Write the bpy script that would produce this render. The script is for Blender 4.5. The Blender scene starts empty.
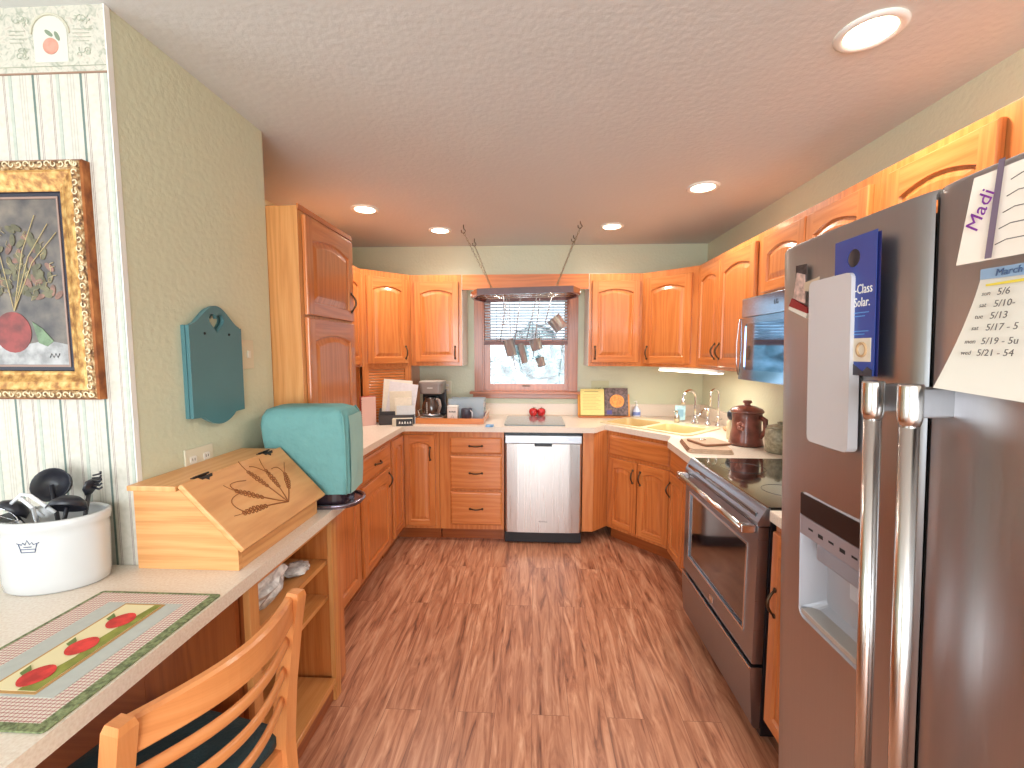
import bpy, bmesh, math, random
from mathutils import Vector, Matrix
random.seed(7)
PI = math.pi
SC = bpy.context.scene
COL = SC.collection

# ------------------------------------------------------------------ camera
def make_camera():
    yaw, pitch, roll = 0.04906, 0.08252, 0.00086
    F = Vector((-math.sin(yaw)*math.cos(pitch), math.cos(yaw)*math.cos(pitch), -math.sin(pitch)))
    Rt = Vector((math.cos(yaw), math.sin(yaw), 0)); U = Rt.cross(F)
    R2 = Rt*math.cos(roll)+U*math.sin(roll); U2 = -Rt*math.sin(roll)+U*math.cos(roll)
    cd = bpy.data.cameras.new('camera'); co = bpy.data.objects.new('camera', cd); COL.objects.link(co)
    M = Matrix((R2, U2, -F)).transposed().to_4x4(); M.translation = (0, 0, 1.481)
    co.matrix_world = M
    cd.sensor_width = 36; cd.lens = 435.95/1024*36; cd.shift_y = 3.85/1024; cd.clip_start = .02
    SC.camera = co
make_camera()

# ------------------------------------------------------------------ world, sun, big lights, exposure
W = bpy.data.worlds.new('world'); SC.world = W; W.use_nodes = True
wn = W.node_tree; wn.nodes.clear()
wo = wn.nodes.new('ShaderNodeOutputWorld'); wb = wn.nodes.new('ShaderNodeBackground')
wb.inputs[0].default_value = (.72, .88, 1, 1); wb.inputs[1].default_value = 2.0
wn.links.new(wb.outputs[0], wo.inputs[0])

def light(name, kind, loc, energy, color=(1,1,1), rot=(0,0,0), size=1, size_y=None, spot=None):
    d = bpy.data.lights.new(name, kind); d.energy = energy; d.color = color
    if kind == 'AREA':
        d.size = size
        if size_y: d.shape = 'RECTANGLE'; d.size_y = size_y
    elif kind == 'SPOT':
        d.shadow_soft_size = size; d.spot_size = spot or 2.4; d.spot_blend = .6
    elif kind == 'SUN': d.angle = size
    else: d.shadow_soft_size = size
    o = bpy.data.objects.new(name, d); o.location = loc; o.rotation_euler = rot; COL.objects.link(o); return o
# added fill lights behind and beside the camera, no visible source
light('rear_fill_light', 'AREA', (-.3, -2.9, 1.25), 120, (.93, .97, 1), (math.radians(96), 0, 0), 3.4, 2.0)
light('side_fill_light', 'AREA', (-3.35, -1.0, 1.2), 22, (.92, .97, 1), (0, -PI/2, 0), 1.9, 2.2)
# daylight at the kitchen window
light('outdoor_sun', 'SUN', (0, 8, 6), 1.3, (1, .98, .95), (math.radians(-40), math.radians(20), 0), .02)

SC.view_settings.view_transform = 'Standard'; SC.view_settings.look = 'None'
SC.view_settings.gamma = 1; SC.view_settings.exposure = 0.42; SC.view_settings.use_curve_mapping = False

# ------------------------------------------------------------------ materials
def srgb(r, g, b):
    f = lambda c: ((c/255)/12.92 if c/255 <= .04045 else ((c/255+.055)/1.055)**2.4)
    return (f(r), f(g), f(b), 1)
MATS = {}
def new_mat(name):
    m = bpy.data.materials.new(name); m.use_nodes = True
    nt = m.node_tree; b = nt.nodes['Principled BSDF']; return m, nt, b
def N(nt, t, **kw):
    n = nt.nodes.new(t)
    for k, v in kw.items():
        if isinstance(k, str) and hasattr(n, k): setattr(n, k, v)
    return n
def plain(name, c, rough=.5, metal=0, bump=0, bscale=60, var=0, vscale=8, spec=.5, coat=0, emis=None, estr=0, trans=0, alpha=1, aniso=0):
    if name in MATS: return MATS[name]
    m, nt, b = new_mat(name); c = srgb(*c)
    b.inputs['Base Color'].default_value = c; b.inputs['Roughness'].default_value = rough
    b.inputs['Metallic'].default_value = metal; b.inputs['Specular IOR Level'].default_value = spec
    b.inputs['Coat Weight'].default_value = coat; b.inputs['Coat Roughness'].default_value = .1
    b.inputs['Transmission Weight'].default_value = trans; b.inputs['Alpha'].default_value = alpha
    if aniso: b.inputs['Anisotropic'].default_value = aniso
    if emis: b.inputs['Emission Color'].default_value = srgb(*emis); b.inputs['Emission Strength'].default_value = estr
    tc = N(nt, 'ShaderNodeTexCoord')
    n = N(nt, 'ShaderNodeTexNoise'); n.inputs['Scale'].default_value = vscale; n.inputs['Detail'].default_value = 4
    nt.links.new(tc.outputs['Object'], n.inputs['Vector'])
    mx = N(nt, 'ShaderNodeMix', data_type='RGBA'); v = var if var else .03
    mx.inputs[6].default_value = tuple(x*(1-v) for x in c[:3])+(1,); mx.inputs[7].default_value = tuple(min(1, x*(1+v)) for x in c[:3])+(1,)
    fac = n.outputs[0]
    if var >= .15:
        mr = N(nt, 'ShaderNodeMapRange'); mr.inputs['From Min'].default_value = .38; mr.inputs['From Max'].default_value = .62; nt.links.new(fac, mr.inputs[0]); fac = mr.outputs[0]
    nt.links.new(fac, mx.inputs[0]); nt.links.new(mx.outputs[2], b.inputs['Base Color'])
    if bump:
        n2 = N(nt, 'ShaderNodeTexNoise'); n2.inputs['Scale'].default_value = bscale; n2.inputs['Detail'].default_value = 5
        nt.links.new(tc.outputs['Object'], n2.inputs['Vector'])
        bp = N(nt, 'ShaderNodeBump'); bp.inputs['Strength'].default_value = bump; bp.inputs['Distance'].default_value = .01
        nt.links.new(n2.outputs[0], bp.inputs['Height']); nt.links.new(bp.outputs[0], b.inputs['Normal'])
    MATS[name] = m; return m
def ramp(nt, stops):
    r = N(nt, 'ShaderNodeValToRGB'); e = r.color_ramp.elements
    e[0].position, e[0].color = stops[0]; e[1].position, e[1].color = stops[-1]
    for p, c in stops[1:-1]:
        x = e.new(p); x.color = c
    return r
def wood(name, dark, mid, lite, rough=.3, coat=.35, fig=1.0):
    # grain runs along V of the UV map
    m, nt, b = new_mat(name)
    tc = N(nt, 'ShaderNodeTexCoord'); oi = N(nt, 'ShaderNodeObjectInfo')
    mp = N(nt, 'ShaderNodeMapping'); nt.links.new(tc.outputs['UV'], mp.inputs['Vector'])
    cx = N(nt, 'ShaderNodeCombineXYZ'); ml = N(nt, 'ShaderNodeMath', operation='MULTIPLY'); ml.inputs[1].default_value = 17
    nt.links.new(oi.outputs['Random'], ml.inputs[0])
    nt.links.new(ml.outputs[0], cx.inputs[0]); nt.links.new(ml.outputs[0], cx.inputs[1]); nt.links.new(cx.outputs[0], mp.inputs['Location'])
    mp.inputs['Scale'].default_value = (1, .10, 1)
    w = N(nt, 'ShaderNodeTexWave', wave_type='BANDS', bands_direction='X'); w.inputs['Scale'].default_value = 8*fig
    w.inputs['Distortion'].default_value = 14; w.inputs['Detail'].default_value = 2.5; w.inputs['Detail Scale'].default_value = 1.2
    nt.links.new(mp.outputs[0], w.inputs['Vector'])
    mp2 = N(nt, 'ShaderNodeMapping'); mp2.inputs['Scale'].default_value = (1, .03, 1); nt.links.new(tc.outputs['UV'], mp2.inputs['Vector'])
    nt.links.new(cx.outputs[0], mp2.inputs['Location'])
    n = N(nt, 'ShaderNodeTexNoise'); n.inputs['Scale'].default_value = 220; n.inputs['Detail'].default_value = 3
    nt.links.new(mp2.outputs[0], n.inputs['Vector'])
    n3 = N(nt, 'ShaderNodeTexNoise'); n3.inputs['Scale'].default_value = 5; n3.inputs['Detail'].default_value = 2
    nt.links.new(mp.outputs[0], n3.inputs['Vector'])
    a = N(nt, 'ShaderNodeMath', operation='MULTIPLY_ADD'); a.inputs[1].default_value = .17; nt.links.new(w.outputs['Fac'], a.inputs[0])
    a0 = N(nt, 'ShaderNodeMath', operation='MULTIPLY'); a0.inputs[1].default_value = .38; nt.links.new(n.outputs[0], a0.inputs[0]); nt.links.new(a0.outputs[0], a.inputs[2])
    a2 = N(nt, 'ShaderNodeMath', operation='MULTIPLY_ADD'); a2.inputs[1].default_value = .5; nt.links.new(n3.outputs[0], a2.inputs[0]); nt.links.new(a.outputs[0], a2.inputs[2])
    r = ramp(nt, [(.22, srgb(*dark)), (.5, srgb(*mid)), (.82, srgb(*lite))]); nt.links.new(a2.outputs[0], r.inputs[0])
    nt.links.new(r.outputs[0], b.inputs['Base Color'])
    b.inputs['Roughness'].default_value = rough; b.inputs['Coat Weight'].default_value = coat; b.inputs['Coat Roughness'].default_value = .12
    bp = N(nt, 'ShaderNodeBump'); bp.inputs['Strength'].default_value = .06; bp.inputs['Distance'].default_value = .005
    nt.links.new(a.outputs[0], bp.inputs['Height']); nt.links.new(bp.outputs[0], b.inputs['Normal'])
    MATS[name] = m; return m
OAK = wood('honey_oak', (164, 88, 42), (201, 117, 58), (216, 142, 82), .3, .6)
OAKP = wood('pale_oak', (180, 112, 54), (208, 142, 80), (224, 164, 104), .4, .2)
BBOX = wood('bread_box_oak', (192, 126, 70), (220, 158, 98), (234, 182, 124), .45, .1)
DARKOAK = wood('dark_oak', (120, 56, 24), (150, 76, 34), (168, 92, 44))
CHERRY = wood('window_oak', (150, 84, 50), (178, 104, 66), (196, 122, 80))
CHAIRW = wood('chair_beech', (196, 116, 62), (216, 138, 80), (228, 154, 98), .35, .3, .5)
WHITE = plain('white_paint', (236, 234, 228), .5)
CREAM = plain('cabinet_interior_white', (235, 230, 220), .6)
STEEL = plain('brushed_steel', (196, 198, 202), .25, .65)
CHROME = plain('chrome', (225, 225, 228), .09, 1)
BLACK = plain('black_plastic', (22, 22, 26), .3)
DARK = plain('dark_void', (30, 26, 26), .8)
BRONZE = plain('antique_brass', (92, 74, 58), .35, .9)
GLASSB = plain('black_glass', (14, 13, 14), .04, 0, spec=.8, coat=1)
PAPER = plain('paper', (232, 226, 212), .8)

def brushed(name, c, rough, axis, amt=.10):
    m, nt, b = new_mat(name); tc = N(nt, 'ShaderNodeTexCoord'); mp = N(nt, 'ShaderNodeMapping')
    mp.inputs['Scale'].default_value = tuple(2 if i == axis else 260 for i in range(3))
    nt.links.new(tc.outputs['Object'], mp.inputs[0]); n = N(nt, 'ShaderNodeTexNoise'); n.inputs['Scale'].default_value = 1; n.inputs['Detail'].default_value = 2
    nt.links.new(mp.outputs[0], n.inputs['Vector'])
    b.inputs['Base Color'].default_value = srgb(*c); b.inputs['Metallic'].default_value = 1
    mr = N(nt, 'ShaderNodeMapRange'); mr.inputs['To Min'].default_value = rough-amt; mr.inputs['To Max'].default_value = rough+amt
    nt.links.new(n.outputs[0], mr.inputs[0]); nt.links.new(mr.outputs[0], b.inputs['Roughness'])
    bp = N(nt, 'ShaderNodeBump'); bp.inputs['Strength'].default_value = .05; bp.inputs['Distance'].default_value = .002
    nt.links.new(n.outputs[0], bp.inputs['Height']); nt.links.new(bp.outputs[0], b.inputs['Normal'])
    MATS[name] = m; return m
FRIDGE = brushed('fridge_steel', (180, 178, 180), .38, 2)
DWSTEEL = brushed('dishwasher_steel', (205, 202, 198), .3, 2)
RSTEEL = brushed('range_steel', (156, 160, 170), .32, 1)
HSTEEL = brushed('handle_steel', (215, 210, 206), .22, 2, .05)

def counter_mat():
    m, nt, b = new_mat('beige_laminate'); tc = N(nt, 'ShaderNodeTexCoord')
    n = N(nt, 'ShaderNodeTexNoise'); n.inputs['Scale'].default_value = 160; n.inputs['Detail'].default_value = 6; nt.links.new(tc.outputs['Object'], n.inputs['Vector'])
    r = ramp(nt, [(.3, srgb(218, 202, 184)), (.5, srgb(228, 214, 198)), (.7, srgb(234, 224, 210))]); nt.links.new(n.outputs[0], r.inputs[0])
    nt.links.new(r.outputs[0], b.inputs['Base Color']); b.inputs['Roughness'].default_value = .32; MATS['c'] = m; return m
COUNTER = counter_mat()

def wall_mat(name, c, rough=.35, bump=.25, bscale=55):
    m = plain(name, c, rough, bump=bump, bscale=bscale, var=.03, vscale=3); return m
GREEN = wall_mat('sage_wall_paint', (210, 211, 184))
GREEN2 = wall_mat('pale_sage_wall_paint', (208, 210, 182))
CEIL = wall_mat('ceiling_paint', (212, 214, 212), .7, .16, 45)

def floor_mat():
    m, nt, b = new_mat('wood_plank_floor'); tc = N(nt, 'ShaderNodeTexCoord')
    mp = N(nt, 'ShaderNodeMapping'); mp.inputs['Rotation'].default_value = (0, 0, PI/2); nt.links.new(tc.outputs['Object'], mp.inputs[0])
    br = N(nt, 'ShaderNodeTexBrick'); br.inputs['Scale'].default_value = 1; br.inputs['Brick Width'].default_value = 1.22; br.inputs['Row Height'].default_value = .152
    br.inputs['Mortar Size'].default_value = .0009; br.inputs['Mortar Smooth'].default_value = .1; br.offset = .37
    br.inputs['Color1'].default_value = (0, 0, 0, 1); br.inputs['Color2'].default_value = (1, 1, 1, 1); br.inputs['Mortar'].default_value = (.5, .5, .5, 1)
    nt.links.new(mp.outputs[0], br.inputs['Vector'])
    # plank-wise offset of the grain
    sc = N(nt, 'ShaderNodeVectorMath', operation='SCALE'); sc.inputs['Scale'].default_value = 7; nt.links.new(br.outputs['Color'], sc.inputs[0])
    ad = N(nt, 'ShaderNodeVectorMath', operation='ADD'); nt.links.new(tc.outputs['Object'], ad.inputs[0]); nt.links.new(sc.outputs[0], ad.inputs[1])
    m2 = N(nt, 'ShaderNodeMapping'); m2.inputs['Scale'].default_value = (1, .10, 1); nt.links.new(ad.outputs[0], m2.inputs[0])
    n1 = N(nt, 'ShaderNodeTexNoise'); n1.inputs['Scale'].default_value = 30; n1.inputs['Detail'].default_value = 7; n1.inputs['Roughness'].default_value = .62; n1.inputs['Distortion'].default_value = 1.1
    nt.links.new(m2.outputs[0], n1.inputs['Vector'])
    r = ramp(nt, [(.29, srgb(106, 62, 46)), (.42, srgb(166, 108, 80)), (.55, srgb(194, 136, 104)), (.72, srgb(220, 172, 140))]); nt.links.new(n1.outputs[0], r.inputs[0])
    n4 = N(nt, 'ShaderNodeTexNoise'); n4.inputs['Scale'].default_value = 3.0; n4.inputs['Detail'].default_value = 2; nt.links.new(m2.outputs[0], n4.inputs['Vector'])
    mx = N(nt, 'ShaderNodeMix', data_type='RGBA', blend_type='MULTIPLY'); mx.inputs[0].default_value = .35
    r2 = ramp(nt, [(.3, (.72, .70, .72, 1)), (.7, (1.0, 1.0, 1.0, 1))]); nt.links.new(n4.outputs[0], r2.inputs[0])
    nt.links.new(r.outputs[0], mx.inputs[6]); nt.links.new(r2.outputs[0], mx.inputs[7])
    mm = N(nt, 'ShaderNodeMix', data_type='RGBA'); mm.inputs[7].default_value = srgb(126, 80, 60)
    nt.links.new(br.outputs['Fac'], mm.inputs[0]); nt.links.new(mx.outputs[2], mm.inputs[6])
    nt.links.new(mm.outputs[2], b.inputs['Base Color']); b.inputs['Roughness'].default_value = .33
    bp = N(nt, 'ShaderNodeBump'); bp.inputs['Strength'].default_value = .15; bp.inputs['Distance'].default_value = .004
    nt.links.new(n1.outputs[0], bp.inputs['Height']); nt.links.new(bp.outputs[0], b.inputs['Normal']); return m
FLOOR = floor_mat()

def stripes_mat():
    m, nt, b = new_mat('striped_wallpaper'); tc = N(nt, 'ShaderNodeTexCoord')
    sx = N(nt, 'ShaderNodeSeparateXYZ'); nt.links.new(tc.outputs['Object'], sx.inputs[0])
    # x = -1.153 is the wall's edge; pattern repeats every 0.139 m
    a = N(nt, 'ShaderNodeMath', operation='ADD'); a.inputs[1].default_value = 5.0+1.153-.0; nt.links.new(sx.outputs[0], a.inputs[0])
    d = N(nt, 'ShaderNodeMath', operation='MODULO'); d.inputs[1].default_value = .1375; nt.links.new(a.outputs[0], d.inputs[0])
    e = N(nt, 'ShaderNodeMath', operation='DIVIDE'); e.inputs[1].default_value = .1375; nt.links.new(d.outputs[0], e.inputs[0])
    base = srgb(206, 200, 188); teal = srgb(104, 120, 114); mau = srgb(146, 124, 118); lt = srgb(188, 180, 170); g2 = srgb(184, 188, 176)
    r = ramp(nt, [(0, base), (1, base)]); r.color_ramp.interpolation = 'CONSTANT'
    off = (5.0 % .1375)/.1375
    marks = [(-.035, .045, teal), (-.10, -.075, g2), (-.215, .012, mau), (-.185, .012, mau), (-.46, .012, mau), (-.49, .012, mau), (-.60, .05, teal), (-.74, .02, lt), (-.80, .02, lt), (-.86, .02, lt)]
    st = []
    for p, w, c in marks:
        w = abs(w); q = (p+off) % 1.0
        st.append((q, w, c))
    for q, w, c in sorted(st):
        el = r.color_ramp.elements.new(min(q, .995)); el.color = c
        el = r.color_ramp.elements.new(min(q+w, .999)); el.color = base
    nt.links.new(e.outputs[0], r.inputs[0])
    n = N(nt, 'ShaderNodeTexNoise'); n.inputs['Scale'].default_value = 70; n.inputs['Detail'].default_value = 4; nt.links.new(tc.outputs['Object'], n.inputs['Vector'])
    mx = N(nt, 'ShaderNodeMix', data_type='RGBA', blend_type='MULTIPLY'); mx.inputs[0].default_value = .5
    r2 = ramp(nt, [(.3, (.78, .8, .76, 1)), (.6, (1, 1, 1, 1))]); nt.links.new(n.outputs[0], r2.inputs[0])
    nt.links.new(r.outputs[0], mx.inputs[6]); nt.links.new(r2.outputs[0], mx.inputs[7]); nt.links.new(mx.outputs[2], b.inputs['Base Color'])
    b.inputs['Roughness'].default_value = .6; return m
STRIPES = stripes_mat()
def border_mat():
    m, nt, b = new_mat('wallpaper_border'); tc = N(nt, 'ShaderNodeTexCoord')
    n = N(nt, 'ShaderNodeTexNoise'); n.inputs['Scale'].default_value = 45; n.inputs['Detail'].default_value = 8; n.inputs['Distortion'].default_value = 1.5; nt.links.new(tc.outputs['Object'], n.inputs['Vector'])
    r = ramp(nt, [(.34, srgb(160, 162, 146)), (.45, srgb(190, 186, 172)), (.56, srgb(202, 196, 182)), (.7, srgb(184, 174, 160))]); nt.links.new(n.outputs[0], r.inputs[0])
    nt.links.new(r.outputs[0], b.inputs['Base Color']); b.inputs['Roughness'].default_value = .6; return m

# ------------------------------------------------------------------ mesh building
class MB:
    def __init__(s): s.bm = bmesh.new(); s.g = {}; s.mi = {}; s.sm = set()
    def _tag(s, fs, grain, mi, smooth):
        for f in fs: s.g[f] = grain; f.material_index = mi; f.smooth = smooth
    def face(s, pts, grain='z', mi=0, smooth=False):
        try: f = s.bm.faces.new([s.bm.verts.new(p) for p in pts])
        except ValueError: return None
        s._tag([f], grain, mi, smooth); return f
    def box(s, x0, x1, y0, y1, z0, z1, grain='z', mi=0, bev=0, M=None):
        r = bmesh.ops.create_cube(s.bm, size=1); vs = r['verts']
        bmesh.ops.scale(s.bm, vec=(abs(x1-x0), abs(y1-y0), abs(z1-z0)), verts=vs)
        bmesh.ops.translate(s.bm, vec=((x0+x1)/2, (y0+y1)/2, (z0+z1)/2), verts=vs)
        if bev:
            es = list({e for v in vs for e in v.link_edges}); fs0 = set(s.bm.faces)
            rr = bmesh.ops.bevel(s.bm, geom=es, offset=bev, segments=2, affect='EDGES', profile=.6)
            vs = list({v for f in rr['faces'] for v in f.verts} | {v for v in vs if v.is_valid})
        fs = list({f for v in vs for f in v.link_faces})
        if M: bmesh.ops.transform(s.bm, matrix=M, verts=list({v for f in fs for v in f.verts}))
        s._tag(fs, grain, mi, False); return s
    def loops(s, LL, close=True, grain='z', mi=0, smooth=False, cap0=False, cap1=False):
        rows = [[s.bm.verts.new(p) for p in L] for L in LL]; n = len(rows[0]); fs = []
        for a, b in zip(rows, rows[1:]):
            for i in range(n if close else n-1):
                j = (i+1) % n
                try: fs.append(s.bm.faces.new((a[i], a[j], b[j], b[i])))
                except ValueError: pass
        if cap0: fs.append(s.bm.faces.new(list(reversed(rows[0]))))
        if cap1: fs.append(s.bm.faces.new(rows[-1]))
        s._tag(fs, grain, mi, smooth); return fs
    def tube(s, pts, r, n=10, grain='z', mi=0, cap=True, closed=False, flat=None):
        P = [Vector(p) for p in pts]; L = []
        up = None
        m = len(P)
        for i, p in enumerate(P):
            if closed: t = P[(i+1) % m]-P[i-1]
            else: t = P[min(i+1, m-1)]-P[max(i-1, 0)]
            t.normalize()
            if up is None:
                up = Vector((0, 0, 1)) if abs(t.z) < .9 else Vector((1, 0, 0))
            u = t.cross(up).normalized(); v = u.cross(t).normalized(); up = v
            rr = r[i] if isinstance(r, (list, tuple)) else r
            fx, fy = flat or (1, 1)
            L.append([p+u*math.cos(2*PI*k/n)*rr*fx+v*math.sin(2*PI*k/n)*rr*fy for k in range(n)])
        if closed: L.append(L[0]); s.loops(L, True, grain, mi, True)
        else: s.loops(L, True, grain, mi, True, cap, cap)
        return s
    def lathe(s, prof, c=(0, 0, 0), n=28, mi=0, sx=1, sy=1, M=None, cap0=True, cap1=True):
        L = [[Vector((math.cos(2*PI*k/n)*r*sx, math.sin(2*PI*k/n)*r*sy, z)) for k in range(n)] for r, z in prof]
        c = Vector(c)
        L = [[(M @ p if M else p)+c for p in R] for R in L]
        s.loops(L, True, 'z', mi, True, cap0, cap1); return s
    def prism(s, poly, axis, a, b, holes=(), grain='z', mi=0):
        # poly in the plane perpendicular to axis; for 'y': (x,z); 'z': (x,y); 'x': (y,z)
        def mk(p, t): return {'y': (p[0], t, p[1]), 'z': (p[0], p[1], t), 'x': (t, p[0], p[1])}[axis]
        es = []; allp = [poly]+list(holes)
        for L in allp:
            vs = [s.bm.verts.new(mk(p, a)) for p in L]
            es += [s.bm.edges.new((vs[i], vs[(i+1) % len(vs)])) for i in range(len(vs))]
        r = bmesh.ops.triangle_fill(s.bm, use_beauty=True, use_dissolve=False, edges=es)
        fs = [g for g in r['geom'] if isinstance(g, bmesh.types.BMFace)]
        ex = bmesh.ops.extrude_face_region(s.bm, geom=fs)
        nv = [g for g in ex['geom'] if isinstance(g, bmesh.types.BMVert)]
        bmesh.ops.translate(s.bm, vec=Vector(mk((0, 0), b))-Vector(mk((0, 0), a)), verts=nv)
        al = set(fs)
        for v in nv: al |= set(v.link_faces)
        s._tag([f for f in al if f.is_valid], grain, mi, False); return s
    def xf(s, M): bmesh.ops.transform(s.bm, matrix=M, verts=s.bm.verts[:]); return s
    def build(s, name, mat, parent=None, loc=None, rotz=0, rot=None):
        bm = s.bm; bm.normal_update()
        bmesh.ops.recalc_face_normals(bm, faces=bm.faces[:])
        uv = bm.loops.layers.uv.new('UVMap'); AX = {'x': 0, 'y': 1, 'z': 2}
        for f in bm.faces:
            g = AX[s.g.get(f, 'z')]; nx = max(range(3), key=lambda i: abs(f.normal[i]))
            if nx == g: g = (g+1) % 3
            u = 3-g-nx
            for l in f.loops: l[uv].uv = (l.vert.co[u]+l.vert.co[nx]*.7, l.vert.co[g])
        me = bpy.data.meshes.new(name); bm.to_mesh(me); bm.free()
        for m in (mat if isinstance(mat, (list, tuple)) else [mat]): me.materials.append(m)
        o = bpy.data.objects.new(name, me); COL.objects.link(o)
        if parent: o.parent = parent
        if loc: o.location = loc
        if rot: o.rotation_euler = rot
        elif rotz: o.rotation_euler = (0, 0, rotz)
        return o
def thing(name, label, cat, loc=(0, 0, 0), rotz=0, group=None, rot=None):
    o = bpy.data.objects.new(name, None); COL.objects.link(o); o.location = loc
    o.rotation_euler = rot or (0, 0, rotz); o['label'] = label; o['category'] = cat; o.empty_display_size = .1
    if group: o['group'] = group
    return o
def tag(o, label, cat, group=None):
    o['label'] = label; o['category'] = cat
    if group: o['group'] = group
    return o
def struct(o): o['kind'] = 'structure'; return o
def text(body, size, name, mat, parent, loc, rot, ext=.0004, align='CENTER', shear=0, sx=1):
    cu = bpy.data.curves.new('t', 'FONT'); cu.body = body; cu.size = size; cu.extrude = ext; cu.align_x = align; cu.align_y = 'CENTER'; cu.shear = shear
    cu.resolution_u = 2
    t = bpy.data.objects.new('t', cu); COL.objects.link(t)
    bpy.context.view_layer.update()
    me = bpy.data.meshes.new_from_object(t.evaluated_get(bpy.context.evaluated_depsgraph_get()))
    bpy.data.objects.remove(t); me.materials.clear(); me.materials.append(mat)
    for v in me.vertices: v.co.x *= sx
    o = bpy.data.objects.new(name, me); COL.objects.link(o); o.parent = parent; o.location = loc; o.rotation_euler = rot; return o
def smooth_all(o):
    for p in o.data.polygons: p.use_smooth = True
    return o
def rrect(x0, x1, y0, y1, r, n=5):
    P = []
    for cx, cy, a in ((x1-r, y0+r, -PI/2), (x1-r, y1-r, 0), (x0+r, y1-r, PI/2), (x0+r, y0+r, PI)):
        for i in range(n+1): t = a+PI/2*i/n; P.append((cx+math.cos(t)*r, cy+math.sin(t)*r))
    return P

# ------------------------------------------------------------------ room
ZDK = .852; H = 2.405; D = 3.895; XR = 1.485; XL = -1.635; XW = -1.15; YW = 1.19
struct(MB().box(-3.4, XR+.1, -3, D+.1, -.05, 0).build('floor', FLOOR))
struct(MB().box(-3.4, XR+.1, -3, D+.1, H, H+.05).build('ceiling', CEIL))
wx0, wx1, wz0, wz1 = -.455, .318, 1.125, 2.0
struct(MB().prism([(XL-.1, 0), (XR+.1, 0), (XR+.1, H), (XL-.1, H)], 'y', D, D+.12, [[(wx0, wz0), (wx1, wz0), (wx1, wz1), (wx0, wz1)]]).build('wall_back', GREEN2))
struct(MB().box(XR, XR+.1, -3, D, 0, H).build('wall_right', GREEN))
# partition between dining area and pantry recess: painted end, papered face
wl = struct(MB().box(-1.635, XW, YW+.01, 1.868, 0, H).build('wall_left', GREEN))
struct(MB().box(XL-.1, XL, 1.868, D, 0, H).build('wall_pantry_side', GREEN))
wp = struct(MB().box(-3.4, XW-.0005, YW, YW+.012, 0, H).build('wall_dining', STRIPES))
bd = MB().box(-3.4, XW-.001, YW-.0015, YW, 2.234, H).build('wallpaper_border', border_mat(), wp)
PEACH = plain('peach_print', (204, 140, 122), .7, var=.15, vscale=40); LEAFP = plain('leaf_print', (126, 138, 116), .7)
ARCHP = plain('border_arch_print', (196, 192, 172), .7); PANELP = plain('border_light_print', (206, 204, 192), .7)
for bx in (-1.307, -1.757):
    mb = MB()
    out = [(bx-.048, 2.262), (bx+.048, 2.262)]+[(bx+.048*math.cos(t*PI/10), 2.335+.045*math.sin(t*PI/10)) for t in range(11)]
    mb.prism(out, 'y', YW-.0025, YW-.0014).build('border_arch', PANELP, bd)
    mb = MB(); mb.tube([(bx+.054*math.cos(t*PI/12), YW-.0025, 2.335+.05*math.sin(t*PI/12)) for t in range(13)], .003, 6).build('border_arch_line', ARCHP, bd)
    mb = MB(); mb.prism([(bx+.022*math.cos(t*PI/12), 2.303+.021*math.sin(t*PI/12)) for t in range(24)], 'y', YW-.0034, YW-.0024).build('peach_motif', PEACH, bd)
    mb = MB()
    for cx, cz, an in ((bx-.003, 2.336, 2.5), (bx+.02, 2.328, 2.0)):
        P = [(.013*math.cos(t*PI/8), .0055*math.sin(t*PI/8)) for t in range(16)]
        mb.prism([(cx+p[0]*math.cos(an)-p[1]*math.sin(an), cz+p[0]*math.sin(an)+p[1]*math.cos(an)) for p in P], 'y', YW-.0034, YW-.0024)
    mb.build('leaf_motif', LEAFP, bd)
mb = MB()
random.seed(3)
def scroll(mb, cx, cz, s=1.0):
    for q in range(5):
        a0 = random.random()*6.28; rr = random.uniform(.008, .014)*s; ox = random.uniform(-.02, .02)*s; oz = random.uniform(-.008, .008)*s
        mb.tube([(cx+ox+rr*(1-t/14)*math.cos(a0+t*.5), YW-.002, cz+oz+rr*(1-t/14)*.8*math.sin(a0+t*.5)) for t in range(10)], .0012, 5)
for cx in (-1.215, -1.395, -1.55, -1.665, -1.85):
    scroll(mb, cx, 2.37); scroll(mb, cx, 2.285)
    for k in range(4):
        mb.tube([(cx-.028, YW-.002, 2.345-.01*k), (cx+random.uniform(.01, .03), YW-.002, 2.344-.01*k)], .0008, 4)
mb.tube([(-2.2, YW-.002, 2.252), (-1.156, YW-.002, 2.252)], .001, 4)
mb.build('border_scrollwork', plain('border_scroll_print', (172, 176, 158), .7), bd)
MB().box(-3.4, XW-.001, YW-.003, YW, 2.2325, 2.2365).build('border_edge', plain('border_edge', (150, 120, 100), .7), wp)
MB().box(XW-.0008, XW+.002, YW-.004, YW+.012, ZDK, H).build('corner_bead', WHITE, wl)
# rest of the dining room behind the camera
struct(MB().prism([(-3, 0), (YW, 0), (YW, H), (-3, H)], 'x', -3.4, -3.5, [[(-2.1, .5), (.1, .5), (.1, 2.3), (-2.1, 2.3)]]).build('wall_far_left', GREEN2))
struct(MB().prism([(-3.4, 0), (XR, 0), (XR, H), (-3.4, H)], 'y', -3, -3.1, [[(-2.0, .3), (1.3, .3), (1.3, 2.3), (-2.0, 2.3)]]).build('wall_rear', GREEN2))

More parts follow.
